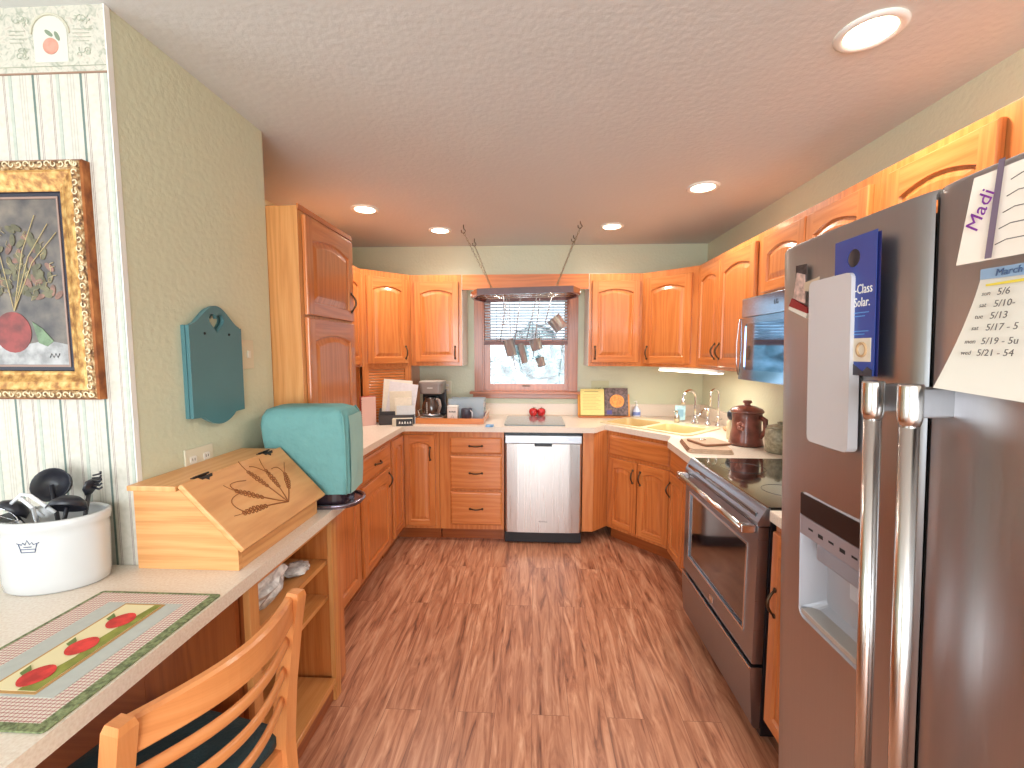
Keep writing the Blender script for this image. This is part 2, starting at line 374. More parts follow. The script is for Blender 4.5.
# ------------------------------------------------------------------ window
GLASS = plain('window_glass', (255, 255, 255), 0, trans=1)
win = struct(MB().prism([(wx0-.072, wz0-.01), (wx1+.072, wz0-.01), (wx1+.072, wz1+.07), (wx0-.072, wz1+.07)], 'y', D-.018, D, [[(wx0, wz0), (wx1, wz0), (wx1, wz1), (wx0, wz1)]]).build('window_1', CHERRY))
MB().prism([(wx0, wz0), (wx1, wz0), (wx1, wz1), (wx0, wz1)], 'y', D, D+.11, [[(wx0+.012, wz0+.012), (wx1-.012, wz0+.012), (wx1-.012, wz1-.012), (wx0+.012, wz1-.012)]]).build('jamb', CHERRY, win)
def sash(z0, z1, y, nm):
    o = MB().prism([(wx0+.012, z0), (wx1-.012, z0), (wx1-.012, z1), (wx0+.012, z1)], 'y', y, y+.035, [[(wx0+.066, z0+.055), (wx1-.04, z0+.055), (wx1-.04, z1-.04), (wx0+.066, z1-.04)]]).build(nm, CHERRY, win)
    MB().box(wx0+.066, wx1-.04, y+.015, y+.019, z0+.055, z1-.04).build('glass_pane', GLASS, o)
sash(wz0+.012, 1.58, D+.03, 'lower_sash'); sash(1.55, wz1-.012, D+.068, 'upper_sash')
MB().box(-.10, -.03, D+.018, D+.03, wz0+.045, wz0+.055, bev=.003).build('sash_lift', BRONZE, win)
sl = MB(); sl.box(wx0-.11, wx1+.10, D-.075, D+.03, 1.108, 1.13, grain='x', bev=.006); sl.box(wx0-.085, wx1+.08, D-.03, D, 1.066, 1.108, grain='x', bev=.004); sl.build('window_sill', CHERRY, win)
# blinds
bl = thing('window_blind', 'white horizontal slat blind with mauve rails, half lowered over window', 'blind', (-.07, D+.01, 1.97))
BLM, _nt, _b = new_mat('blind_slat_white'); _b.inputs['Base Color'].default_value = srgb(236, 240, 244)
_tl = N(_nt, 'ShaderNodeBsdfTranslucent'); _tl.inputs[0].default_value = srgb(236, 242, 248); _mx = N(_nt, 'ShaderNodeMixShader'); _mx.inputs[0].default_value = .55
_nt.links.new(_b.outputs[0], _mx.inputs[1]); _nt.links.new(_tl.outputs[0], _mx.inputs[2]); _nt.links.new(_mx.outputs[0], _nt.nodes['Material Output'].inputs[0]); RAIL = plain('mauve_blind_rail', (134, 98, 96), .5)
mb = MB()
for k in range(14):
    z = -.045-k*.0255
    mb.box(-.365, .365, -.011, .011, z-.0008, z+.0008, M=Matrix.Translation((0, 0, z)) @ Matrix.Rotation(math.radians(-32), 4, 'X') @ Matrix.Translation((0, 0, -z)))
mb.build('slats', BLM, bl)
MB().box(-.37, .37, -.016, .016, -.03, 0, grain='x').build('head_rail', RAIL, bl)
MB().box(-.37, .37, -.016, .014, -.425, -.395, grain='x', bev=.003).build('bottom_rail', RAIL, bl)
for x in (-.26, -.1, .06, .24): MB().tube([(x, -.014, -.03), (x, -.014, -.41)], .0012, 5).build('cord', plain('blind_cord', (90, 92, 110), .7), bl)
MB().tube([(.345, -.02, -.03), (.33, -.022, -.4), (.30, -.02, -.72)], .0015, 5).build('pull_cord', plain('blind_cord2', (110, 130, 110), .7), bl)
# outdoors: overexposed glare is painted into the pale yard and hedge colours
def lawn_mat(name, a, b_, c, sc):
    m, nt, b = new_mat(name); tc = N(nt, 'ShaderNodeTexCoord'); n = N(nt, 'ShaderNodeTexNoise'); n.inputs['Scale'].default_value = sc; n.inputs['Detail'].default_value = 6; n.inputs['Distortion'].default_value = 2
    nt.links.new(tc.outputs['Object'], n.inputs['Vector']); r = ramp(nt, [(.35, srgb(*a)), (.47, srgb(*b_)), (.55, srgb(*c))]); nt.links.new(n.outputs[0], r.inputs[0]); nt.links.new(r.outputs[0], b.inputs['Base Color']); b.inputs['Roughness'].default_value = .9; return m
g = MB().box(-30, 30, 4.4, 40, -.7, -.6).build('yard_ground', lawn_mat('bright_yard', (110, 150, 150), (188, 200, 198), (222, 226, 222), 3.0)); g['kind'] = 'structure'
mb = MB(); random.seed(5)
for k in range(26):
    x = random.uniform(-9, 9); z = random.uniform(-.4, 2.4); r = random.uniform(.7, 1.3)
    n0 = len(mb.bm.verts); q = bmesh.ops.create_icosphere(mb.bm, subdivisions=3, radius=r)
    for v in q['verts']: v.co *= random.uniform(.86, 1.12); v.co += Vector((x, 17+random.uniform(-.8, .8), z))
tag(mb.build('hedge', lawn_mat('bright_hedge', (80, 130, 130), (168, 190, 190), (210, 216, 214), 4.0)), 'hedge outside the kitchen window, glare painted into its pale colour', 'hedge')

# ------------------------------------------------------------------ cabinets
def pull(parent, x, z, vertical=True, y=-.02, L=.095):
    # bow handle with two feet
    mb = MB(); n = 9; P = []
    for i in range(n):
        t = i/(n-1); a = (t-.5)*L; P.append((x, y-.004-.024*math.sin(PI*t), z+a) if vertical else (x+a, y-.004-.024*math.sin(PI*t), z))
    mb.tube(P, [.0035+.0025*math.sin(PI*i/(n-1)) for i in range(n)], 8)
    for e in (-.5, .5):
        p = (x, y-.003, z+e*L) if vertical else (x+e*L, y-.003, z)
        mb.lathe([(.002, -.004), (.009, 0), (.009, .003)], p, 10, M=Matrix.Rotation(PI/2, 3, 'X'))
    return mb.build('handle', BRONZE, parent)
def door(parent, x0, x1, z0, z1, arch=True, hx=None, hz=None, mat=None, fw=.055, y=-.002, name='door', loc=None, rotz=0, rise=None):
    mat = mat or OAK; T = .019; w = x1-x0; yb = y; yf = y-T
    mb = MB(); n = 12; iw = w-2*fw; rs = rise if rise is not None else min(.045, iw*.2)
    ix0, ix1, iz0, iz1 = x0+fw, x1-fw, z0+fw, z1-fw
    if arch:
        top = [(ix1-iw*t/n, iz1-rs+rs*math.sin(PI*(.12+.76*t/n))-rs*math.sin(PI*.12)) for t in range(n+1)]
    else: top = [(ix1, iz1), (ix0, iz1)]
    inner = [(ix0, iz0), (ix1, iz0)]+top
    cxm, czm = (ix0+ix1)/2, (iz0+iz1)/2
    def off(L, d):
        hw, hh = (ix1-ix0)/2, (iz1-iz0)/2
        return [(cxm+(p[0]-cxm)*(1-d/hw), czm+(p[1]-czm)*(1-d/hh)) for p in L]
    P = lambda L, yy: [(p[0], yy, p[1]) for p in L]
    # stiles and rails
    b0 = .004
    def slab(poly, g):
        mb.prism(poly, 'y', yf, yb, grain=g)
    slab([(x0+b0, z0+b0), (ix0, z0+b0), (ix0, z1-b0), (x0+b0, z1-b0)], 'z')
    slab([(ix1, z0+b0), (x1-b0, z0+b0), (x1-b0, z1-b0), (ix1, z1-b0)], 'z')
    slab([(ix0, z0+b0), (ix1, z0+b0), (ix1, iz0), (ix0, iz0)], 'x')
    slab([(ix1, z1-b0), (ix0, z1-b0)]+list(reversed(top)), 'x')
    # rounded outer edge
    O = lambda d: [(x0+d, z0+d), (x1-d, z0+d), (x1-d, z1-d), (x0+d, z1-d)]
    mb.loops([P(O(b0), yf), P(O(.001), yf+.003), P(O(0), yf+.007), P(O(0), yb)])
    # sunk groove and raised panel
    mb.loops([P(inner, yf), P(off(inner, .006), yf+.009), P(off(inner, .012), yf+.009), P(off(inner, .034), yf+.002), P(off(inner, .037), yf+.0015)], grain='z')
    L = P(off(inner, .037), yf+.0015)
    f = mb.face(L, 'z')
    o = mb.build(name, mat, parent, loc, rotz)
    if hx is not None: pull(o, hx, hz, True, yf)
    return o
def drawer(parent, x0, x1, z0, z1, handle=True, mat=None, y=-.002, name='drawer', loc=None, rotz=0):
    mb = MB(); T = .019; yf = y-T
    P = lambda d, yy: [(x0+d, yy, z0+d), (x1-d, yy, z0+d), (x1-d, yy, z1-d), (x0+d, yy, z1-d)]
    mb.loops([P(0, y), P(0, yf+.009), P(.004, yf+.006), P(.010, yf+.001), P(.014, yf)], grain='x', cap1=True)
    o = mb.build(name, mat or OAK, parent, loc, rotz)
    if handle: pull(o, (x0+x1)/2, (z0+z1)/2, False, yf)
    return o
def carcass(parent, w, d, z0, z1, mat=None, toe=False, name='body'):
    mb = MB(); mb.box(0, w, 0, d, z0, z1, bev=.001)
    o = mb.build(name, mat or OAK, parent)
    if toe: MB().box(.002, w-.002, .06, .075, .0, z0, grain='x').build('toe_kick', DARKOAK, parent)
    return o
R90 = PI/2

# pantry
t = thing('pantry_cabinet', 'tall oak pantry cabinet reaching near ceiling beside the green wall', 'cabinet', (-1.015, 1.874, 0), R90)
carcass(t, .548, .615, .10, 2.105, OAKP, True)
door(t, .03, .525, 1.645, 2.075, True, .485, 1.745)
door(t, .03, .525, .93, 1.632, True)
door(t, .03, .525, .13, .912, True, .485, .80)
MB().box(-.004, .55, -.008, 0, 2.09, 2.112, grain='x').build('top_moulding', OAK, t)
# left base with drawer
t = thing('base_cabinet', 'oak base cabinet with one drawer over one door, next to pantry', 'cabinet', (-1.015, 2.424, 0), R90)
carcass(t, .54, .61, .10, .874, None, True)
drawer(t, .03, .515, .70, .845); door(t, .03, .515, .125, .68, True, .48, .60)
# corner base
t = thing('corner_base_cabinet', 'oak corner base cabinet with two doors meeting in left back corner', 'cabinet', (0, 0, 0))
mb = MB(); mb.prism([(-1.63, 2.966), (-1.015, 2.966), (-1.015, 3.285), (-.725, 3.285), (-.725, 3.89), (-1.63, 3.89)], 'z', .10, .874, grain='z'); mb.build('body', OAK, t)
MB().prism([(-1.07, 2.97), (-1.085, 2.97), (-1.085, 3.355), (-.727, 3.355), (-.727, 3.34), (-1.07, 3.34)], 'z', 0, .10, grain='x').build('toe_kick', DARKOAK, t)
door(t, 0, .24, .125, .845, True, None, None, fw=.045, loc=(-1.015, 3.02, 0), rotz=R90)
door(t, 0, .24, .125, .845, True, .205, .70, fw=.045, loc=(-.995, 3.285, 0))
# drawers
t = thing('drawer_cabinet', 'oak base cabinet with three drawers left of the dishwasher', 'cabinet', (-.722, 3.285, 0))
carcass(t, .50, .60, .10, .874, None, True)
drawer(t, .085, .485, .70, .828); drawer(t, .085, .485, .42, .685); drawer(t, .085, .485, .14, .402)
# end panel right of dishwasher
t = thing('cabinet_end_panel', 'narrow oak filler panel between dishwasher and corner sink base', 'panel', (.378, 3.285, 0))
mb = MB(); mb.box(0, .082, 0, .60, .10, .874); mb.build('front_stile', OAK, t)
mb = MB(); mb.prism([(.083, 0), (.207, .118), (.207, .60), (.083, .60)], 'z', .10, .874); mb.build('angled_return', OAK, t)
# sink base
sa = math.atan2(2.985-3.40, .963-.585)
t = thing('sink_base_cabinet', 'oak corner sink base with false drawer front above two arched doors', 'cabinet', (.585, 3.40, 0), sa)
sw = .561
mb = MB(); mb.prism([(0, 0), (sw, 0), (sw, .3), (.42, .48), (.15, .48), (0, .3)], 'z', .10, .70); mb.build('body', OAK, t); MB().box(0, sw, 0, .02, .7005, .874).build('face_frame', OAK, t)
MB().box(.0, sw, .06, .075, 0, .10, grain='x').build('toe_kick', DARKOAK, t)
drawer(t, .025, sw-.02, .69, .84, False, name='false_drawer_front')
door(t, .025, .278, .125, .665, True, .25, .56, fw=.048); door(t, .288, sw-.02, .125, .665, True, .315, .56, fw=.048)
# right base between sink and range
t = thing('base_cabinet', 'narrow oak base cabinet between corner sink and the range', 'cabinet', (.938, 2.955, 0), -R90)
carcass(t, .60, .54, .10, .874, None, True)
drawer(t, .03, .565, .70, .845, False); door(t, .03, .29, .125, .68, True, .055, .56, fw=.045); door(t, .30, .565, .125, .68, True, .535, .56, fw=.045)
# right base between range and fridge
t = thing('base_cabinet', 'narrow oak base cabinet squeezed between range and refrigerator', 'cabinet', (.875, 1.565, 0), -R90)
carcass(t, .29, .60, .10, .874, None, True)
door(t, .015, .275, .125, .845, True, .055, .60, fw=.045)

# uppers
UZ0, UZ1 = 1.365, 2.105
t = thing('wall_cabinet', 'oak wall cabinet mostly hidden behind the tall pantry', 'wall cabinet', (-1.31, 2.43, 0), R90)
carcass(t, .85, .31, UZ0, UZ1)
door(t, .02, .41, UZ0+.02, UZ1-.04, True, .38, UZ0+.1); door(t, .42, .82, UZ0+.02, UZ1-.04, True, .45, UZ0+.1)
t = thing('corner_wall_cabinet', 'oak diagonal corner wall cabinet above the slatted appliance garage', 'wall cabinet', (0, 0, 0))
mb = MB(); mb.prism([(-1.31, 3.285), (-1.015, 3.58), (-1.015, 3.89), (-1.63, 3.89), (-1.63, 3.285)], 'z', UZ0, UZ1); mb.build('body', OAK, t)
door(t, .04, .385, UZ0+.02, UZ1-.045, True, .36, UZ0+.11, fw=.05, loc=(-1.31, 3.285, 0), rotz=PI/4)
t = thing('appliance_garage', 'oak tambour appliance garage in left counter corner', 'appliance garage', (0, 0, 0))
mb = MB(); u = Vector((1, 1, 0)).normalized(); 
def diagbox(mb, a0, a1, d0, d1, z0, z1, grain='z', bev=0):
    M = Matrix.Translation((-1.31, 3.285, 0)) @ Matrix.Rotation(PI/4, 4, 'Z')
    mb.box(a0, a1, d0, d1, z0, z1, grain, bev=bev, M=M)
diagbox(mb, 0, .05, 0, .02, .9165, UZ0); diagbox(mb, .36, .417, 0, .02, .9165, UZ0); diagbox(mb, .05, .36, 0, .02, 1.34, UZ0, 'x'); mb.box(-1.045, -1.025, 3.6, 3.89, .9165, UZ0); mb.box(-1.63, -1.33, 3.27, 3.288, .9165, UZ0)
mb.build('frame', OAK, t)
mb = MB()
for k in range(19):
    z = .922+k*.022; diagbox(mb, .05, .36, .006, .014, z, z+.0195, 'x', bev=.003)
mb.build('tambour_door', OAK, t)
t = thing('wall_cabinet', 'oak wall cabinet with one arched door left of the window', 'wall cabinet', (-1.013, 3.585, 0))
carcass(t, .425, .305, UZ0, UZ1)
door(t, .035, .40, UZ0+.03, UZ1-.055, True, .37, UZ0+.11, fw=.05)
MB().box(.4255, .4275, .0, .30, UZ0, UZ1).build('side_panel', CREAM, t)
t = thing('wall_cabinet', 'oak wall cabinet with one arched door right of the window', 'wall cabinet', (.446, 3.585, 0))
carcass(t, .424, .305, UZ0, UZ1)
door(t, .022, .40, UZ0+.03, UZ1-.055, True, .05, UZ0+.11, fw=.05)
MB().box(-.0025, -.0005, .0, .30, UZ0, UZ1).build('side_panel', CREAM, t)
tag(MB().box(-.584, .4425, 3.586, 3.605, 1.985, UZ1, grain='x').build('valance', OAK), 'oak valance board spanning above the window between wall cabinets', 'valance')
t = thing('corner_wall_cabinet', 'oak diagonal corner wall cabinet with light strip above the sink', 'wall cabinet', (0, 0, 0))
mb = MB(); mb.prism([(.871, 3.585), (1.195, 3.281), (1.48, 3.281), (1.48, 3.89), (.871, 3.89)], 'z', UZ0, UZ1); mb.build('body', OAK, t)
ang = math.atan2(3.281-3.585, 1.195-.871)
door(t, .03, .405, UZ0+.025, UZ1-.045, True, .06, UZ0+.11, fw=.052, loc=(.871, 3.585, 0), rotz=ang)
t = thing('wall_cabinet', 'oak double door wall cabinet left of the microwave', 'wall cabinet', (1.197, 3.28, 0), -R90)
carcass(t, .885, .285, UZ0, UZ1)
door(t, .05, .405, UZ0+.02, UZ1-.035, True, .375, UZ0+.12, fw=.05); door(t, .412, .845, UZ0+.02, UZ1-.035, True, .445, UZ0+.12, fw=.052)
t = thing('wall_cabinet', 'short oak double door wall cabinet above the microwave', 'wall cabinet', (1.197, 2.393, 0), -R90)
carcass(t, .775, .285, 1.765, UZ1)
door(t, .03, .382, 1.785, UZ1-.035, True, None, None, fw=.05); door(t, .392, .745, 1.785, UZ1-.035, True, None, None, fw=.05)
t = thing('wall_cabinet', 'short oak double door wall cabinet above the refrigerator', 'wall cabinet', (1.197, 1.616, 0), -R90)
carcass(t, .96, .285, 1.80, UZ1)
door(t, .05, .40, 1.82, UZ1-.03, True, None, None, fw=.05); door(t, .47, .88, 1.82, UZ1-.03, True, None, None, fw=.05)
# under-cabinet light
ul = thing('undercabinet_light', 'lit white fluorescent strip under the corner wall cabinet', 'light', (1.115, 3.19, UZ0-.001), math.radians(-70))
MB().box(-.31, .31, -.03, .03, -.022, 0, bev=.004).build('housing', WHITE, ul)
LAMP = plain('lamp_glow', (255, 250, 235), .5, emis=(255, 246, 226), estr=9)
MB().box(-.3, .3, -.034, .025, -.028, -.0225).build('diffuser', LAMP, ul)
light('undercabinet_lamp', 'AREA', (1.13, 3.19, UZ0-.035), 2.2, (1, .97, .9), (0, 0, math.radians(-70)), .6, .05)

# ------------------------------------------------------------------ worktops
A = [(-1.635, 2.424), (-.99, 2.424), (-.99, 3.235), (-.975, 3.25), (.455, 3.25), (.475, 3.262), (.56, 3.40), (.925, 2.965), (.925, 2.94), (.90, 2.88), (.855, 2.78), (.845, 2.348), (1.484, 2.348), (1.484, 3.894), (-1.635, 3.894)]
su = Vector((math.cos(sa), math.sin(sa))); sn = Vector((-su.y, su.x)); sc0 = Vector((.7425, 3.1825))
def sp(a, b): v = sc0+su*a+sn*b; return (v.x, v.y)
HOLE = [sp(-.36, .075), sp(.36, .075), sp(.36, .47), sp(-.36, .47)]
t = thing('worktop', 'beige laminate worktop running around the back of the kitchen', 'worktop', (0, 0, 0))
MB().prism(A, 'z', .8745, .915, [HOLE]).build('surface', COUNTER, t)
mb = MB(); mb.box(-1.0, XR-.021, D-.02, D-.001, .9155, 1.02, bev=.003); mb.box(XR-.02, XR-.001, 2.35, D-.001, .9155, 1.02, bev=.003); mb.box(-1.634, -1.615, 2.43, 3.26, .9155, 1.02, bev=.003)
mb.build('backsplash', COUNTER, t)
t = thing('worktop', 'small beige worktop piece between range and refrigerator', 'worktop', (0, 0, 0))
MB().box(.85, XR-.002, 1.28, 1.570, .8745, .915, bev=.006).build('surface', COUNTER, t)
MB().box(XR-.02, XR-.001, 1.28, 1.57, .9155, 1.02).build('backsplash', COUNTER, t)
# desk top
ZD = .85
t = thing('desk', 'beige laminate desk top along left wall under crock and bread box', 'desk top', (0, 0, 0))
P = [(-3.2, -.6), (-.80, -.6), (-.80, 1.80), (-.815, 1.845), (-.85, 1.868), (-1.149, 1.868), (-1.149, 1.187), (-3.2, 1.187)]
MB().prism(P, 'z', ZD-.038, ZD).build('surface', COUNTER, t)
# shelf unit under the desk
t = thing('shelf_unit', 'open oak shelf unit under the desk top beside pantry', 'shelf unit', (0, 0, 0))
mb = MB(); mb.box(-1.147, -.85, 1.72, 1.74, .0, .811, bev=.001); mb.build('side_panel', OAK, t)
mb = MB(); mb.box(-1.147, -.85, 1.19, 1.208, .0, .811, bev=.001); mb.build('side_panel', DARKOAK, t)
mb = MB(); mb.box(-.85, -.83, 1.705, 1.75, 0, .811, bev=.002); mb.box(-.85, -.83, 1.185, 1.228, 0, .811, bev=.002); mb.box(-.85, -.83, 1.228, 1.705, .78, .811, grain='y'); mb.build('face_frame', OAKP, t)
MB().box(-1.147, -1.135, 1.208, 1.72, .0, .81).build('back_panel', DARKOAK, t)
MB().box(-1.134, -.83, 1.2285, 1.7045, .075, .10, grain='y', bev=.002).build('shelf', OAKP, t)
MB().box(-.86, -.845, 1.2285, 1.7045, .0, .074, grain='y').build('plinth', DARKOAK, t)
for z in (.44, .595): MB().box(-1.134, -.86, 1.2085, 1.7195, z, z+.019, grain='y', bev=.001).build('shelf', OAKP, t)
t = thing('desk_back_panel', 'wood panel in the kneehole, coloured dark for the shade under the desk top', 'panel', (0, 0, 0))
MB().box(-2.2, -1.151, 1.165, 1.185, 0, .811, grain='x').build('board', DARKOAK, t); MB().box(-1.15, -.862, 1.165, 1.183, 0, .811).build('end_board', DARKOAK, t)  # darker oak puts the kneehole shade into the wood colour
t = thing('desk_light_blocker', 'added unseen dark board under desk top, blocking light from behind', 'panel', (0, 0, 0)); MB().box(-2.0, -.87, .10, .12, 0, .811, grain='x').build('board', DARKOAK, t)  # unseen board added to keep rear light out of the kneehole
# filler between desk and pantry
tag(MB().box(-1.14, -.862, 1.7555, 1.868, .0, .811).build('filler_panel', OAK), 'oak filler closing the gap between shelf unit and pantry', 'panel')
# plastic bags on the shelf
def crumple(name, c, label, cx, cy, z0, sx, sy, sz, seed, mat, group=None, cat='bag'):
    random.seed(seed); mb = MB(); n = 9; L = []
    for i in range(n):
        v = i/(n-1); R = []
        for k in range(16):
            a = 2*PI*k/16; r = math.sin(PI*(.08+.84*v))**.5*random.uniform(.8, 1.1)
            R.append((cx+sx*r*math.cos(a), cy+sy*r*math.sin(a), z0+sz*v))
        L.append(R)
    mb.loops(L, cap0=True, cap1=True, smooth=False)
    return tag(mb.build(name, mat), label, cat, group)
BAGM = plain('clear_plastic', (228, 226, 228), .18, alpha=.85, var=.35, vscale=30, bump=.4, bscale=25)
crumple('plastic_bag', 0, 'crumpled clear plastic bag on top shelf of desk shelf unit', -.935, 1.39, .6145, .062, .13, .135, 4, BAGM)
crumple('plastic_bag', 0, 'flat clear plastic bag lying at far end of top shelf', -.925, 1.60, .6145, .05, .06, .035, 9, BAGM)
crumple('plastic_bag', 0, 'clear plastic bag on middle shelf of desk shelf unit', -.94, 1.36, .4595, .05, .11, .12, 12, BAGM)

# ------------------------------------------------------------------ sink and taps
SINKM = plain('tan_composite', (224, 206, 168), .35, var=.05, vscale=80)
BOWLM = plain('tan_bowl', (206, 178, 124), .35, var=.05, vscale=80)
t = thing('kitchen_sink', 'tan double bowl corner sink set in the worktop', 'sink', (sc0.x, sc0.y, .9155), sa)
W2, y0, y1 = .385, .05, .53
holes = [rrect(-.345, -.02, .085, .40, .04), rrect(.02, .345, .085, .40, .04)]
MB().prism(rrect(-W2, W2, y0, y1, .04), 'z', 0, .009, holes).build('rim', SINKM, t)
for x0, x1 in ((-.345, -.02), (.02, .345)):
    L = []
    for d, z in ((0, .009), (.004, .0), (.012, -.06), (.02, -.15), (.05, -.17), (.14, -.172)):
        q = rrect(x0+d, x1-d, .085+d, .40-d, max(.04, .012)); L.append([(p[0], p[1], z) for p in q])
    mb = MB(); mb.loops(L, smooth=True, cap1=True); mb.build('bowl', BOWLM, t)
    MB().lathe([(.035, -.171), (.038, -.168), (.02, -.169)], ((x0+x1)/2, .245, 0), 20).build('drain', CHROME, t)
def arcpts(x0, z0, x1, h, y=0, n=14, drop=.03):
    P = [(x0, y, z0), (x0, y, h*.6)]; r = (x1-x0)/2
    for i in range(n+1):
        a = PI-PI*i/n; P.append((x0+r+r*math.cos(a), y, h+abs(r)*math.sin(a)))
    P.append((x1, y, h-drop)); return P
bx, by_ = 1.265, 3.445
t = thing('kitchen_faucet', 'chrome gooseneck kitchen faucet curving over the sink', 'faucet', (bx, by_, .9245), math.radians(20))
mb = MB(); mb.lathe([(.03, 0), (.03, .006), (.018, .02), (.016, .05), (.013, .06)]); mb.tube(arcpts(0, .05, -.115, .20, drop=.015), [.0115]*17+[.013], 12); mb.lathe([(.013, .155), (.017, .16), (.016, .195), (.012, .2)], (-.115, 0, 0)); mb.build('spout', CHROME, t)
MB().tube([(.0, 0, .045), (.045, -.01, .075), (.07, -.015, .11)], [.011, .008, .006], 10).build('lever', CHROME, t)
t = thing('side_sprayer', 'short chrome sprayer stub between the two faucets', 'sprayer', (1.345, 3.40, .9245))
mb = MB(); mb.lathe([(.022, 0), (.022, .006), (.013, .012), (.011, .09), (.016, .1), (.017, .125), (.008, .13)]); mb.tube([(0, 0, .115), (-.03, 0, .12)], .009, 8); mb.build('body', CHROME, t)
t = thing('filter_faucet', 'slim chrome filtered water faucet nearest the right wall', 'faucet', (1.395, 3.335, .9245), math.radians(20))
mb = MB(); mb.lathe([(.022, 0), (.022, .005), (.012, .012), (.014, .03), (.010, .05), (.014, .065), (.006, .085)]); mb.build('base', CHROME, t)
MB().tube(arcpts(0, .07, -.075, .24, drop=.09), .008, 10).build('spout', CHROME, t)
MB().tube([(0, 0, .04), (.035, 0, .05)], .005, 8).build('lever', CHROME, t)
t = thing('soap_dispenser', 'short brushed soap pump on the sink rim left of faucet', 'soap dispenser', (1.135, 3.475, .9245))
mb = MB(); mb.lathe([(.02, 0), (.02, .05), (.014, .06), (.006, .065), (.006, .085), (.01, .09), (.008, .096)]); mb.tube([(0, 0, .09), (-.035, -.01, .085)], .005, 8); mb.build('pump', plain('nickel', (200, 196, 186), .25, 1), t)
t = thing('soap_box', 'small pale blue printed card standing behind the faucet', 'card', (1.20, 3.60, .9245), math.radians(-10))
MB().box(-.04, .04, -.008, .008, 0, .12, bev=.002).build('card', plain('pale_blue', (176, 214, 222), .5, var=.2, vscale=30), t)
MB().box(-.025, .025, -.0095, -.0082, .03, .09).build('printed_patch', plain('pale_blue_print', (138, 180, 200), .5), t)
crumple('sponge', 0, 'small tan crumpled scrubber at right edge of the sink', 1.39, 3.16, .9155, .03, .035, .035, 21, plain('tan_scrubber', (214, 170, 132), .8, var=.3, vscale=60), cat='scrubber')

# ------------------------------------------------------------------ dishwasher
t = thing('dishwasher', 'stainless steel dishwasher built in under the worktop', 'dishwasher', (-.219, 3.275, 0))
MB().box(.002, .592, .03, .58, .02, .868).build('tub', BLACK, t)
mb = MB(); L = []
for x, yy in ((.008, .0), (.02, -.018), (.10, -.024), (.297, -.027), (.494, -.024), (.574, -.018), (.586, 0)): L.append([(x, yy, .098), (x, yy, .787)])
mb.loops(L, close=False); mb.face([p[0] for p in L]+[(.586, .03, .098), (.008, .03, .098)]); mb.face([p[1] for p in L]+[(.586, .03, .787), (.008, .03, .787)])
for p in (.008, .586): mb.face([(p, 0, .098), (p, .03, .098), (p, .03, .787), (p, 0, .787)])
mb.build('door_panel', DWSTEEL, t)
mb = MB(); mb.box(.008, .586, -.022, .03, .790, .850, bev=.004); cp = mb.build('control_panel', plain('silver_panel', (196, 204, 212), .3, .6), t)
for x in (.115, .262, .402, .46, .475): MB().box(x-.008, x+.008, -.0228, -.0218, .818, .826).build('indicator', WHITE, cp)
MB().box(.23, .362, -.0285, -.020, .768, .793, bev=.003).build('pocket_handle', BLACK, t)
text('MAYTAG', .016, 'badge', BLACK, t, (.297, -.0275, .185), (PI/2, 0, 0), .0006)
MB().box(.004, .590, .0, .03, .012, .092).build('toe_panel', BLACK, t)

# ------------------------------------------------------------------ range (local: x along -Y world, y into wall)
t = thing('electric_range', 'stainless steel slide-in electric range with black glass cooktop', 'range', (.853, 2.342, 0), -R90)
RW = .762
MB().box(0, RW, .01, .62, .03, .895, bev=.003).build('body', BLACK, t)
MB().box(.004, RW-.004, .0, .625, .897, .918, bev=.004).build('cooktop', GLASSB, t)
RING = plain('burner_ring', (96, 94, 94), .25)
for bx_, by2, r in ((.2, .17, .1), (.55, .17, .08), (.2, .45, .08), (.55, .45, .105)):
    MB().tube([(bx_+r*math.cos(2*PI*k/32), by2+r*math.sin(2*PI*k/32), .9184) for k in range(32)], .0008, 4, closed=True).build('burner_ring', RING, t)
mb = MB(); mb.loops([[(.002, -.008, .915), (RW-.002, -.008, .915)], [(.002, -.012, .905), (RW-.002, -.012, .905)], [(.002, -.035, .862), (RW-.002, -.035, .862)], [(.002, -.035, .848), (RW-.002, -.035, .848)], [(.002, .009, .848), (RW-.002, .009, .848)]], close=False)
mb.face([(.002, -.008, .915), (.002, -.012, .905), (.002, -.035, .862), (.002, -.035, .848), (.002, .009, .848), (.002, .009, .915)]); mb.face([(RW-.002, -.008, .915), (RW-.002, -.012, .905), (RW-.002, -.035, .862), (RW-.002, -.035, .848), (RW-.002, .009, .848), (RW-.002, .009, .915)]); mb.face([(.002, -.008, .915), (RW-.002, -.008, .915), (RW-.002, .009, .915), (.002, .009, .915)])
cpn = mb.build('control_panel', RSTEEL, t)
MB().box(.03, RW-.03, -.030, -.0215, .874, .889, M=None).build('display_strip', GLASSB, cpn)
# oven door
mb = MB(); mb.prism([(.006, .315), (RW-.006, .315), (RW-.006, .842), (.006, .842)], 'y', -.03, .008, [[(.07, .405), (RW-.085, .405), (RW-.085, .745), (.07, .745)]]); dr = mb.build('oven_door', RSTEEL, t)
MB().box(.07, RW-.085, -.024, .006, .405, .745).build('window', plain('oven_glass', (30, 18, 18), .06, spec=.7, coat=1), dr)
mb = MB(); mb.prism([(.062, .397), (RW-.077, .397), (RW-.077, .753), (.062, .753)], 'y', -.0325, -.03, [[(.072, .407), (RW-.087, .407), (RW-.087, .743), (.072, .743)]]); mb.build('window_bezel', HSTEEL, dr)
mb = MB(); mb.tube([(.03, -.075, .83), (RW-.03, -.075, .83)], .0125, 14)
for x in (.035, RW-.035): mb.box(x-.016, x+.016, -.085, -.03, .815, .845, bev=.004)
mb.build('handle', HSTEEL, dr)
MB().box(.36, .40, -.034, -.030, .335, .365, bev=.002).build('badge', HSTEEL, dr)
mb = MB(); L = []
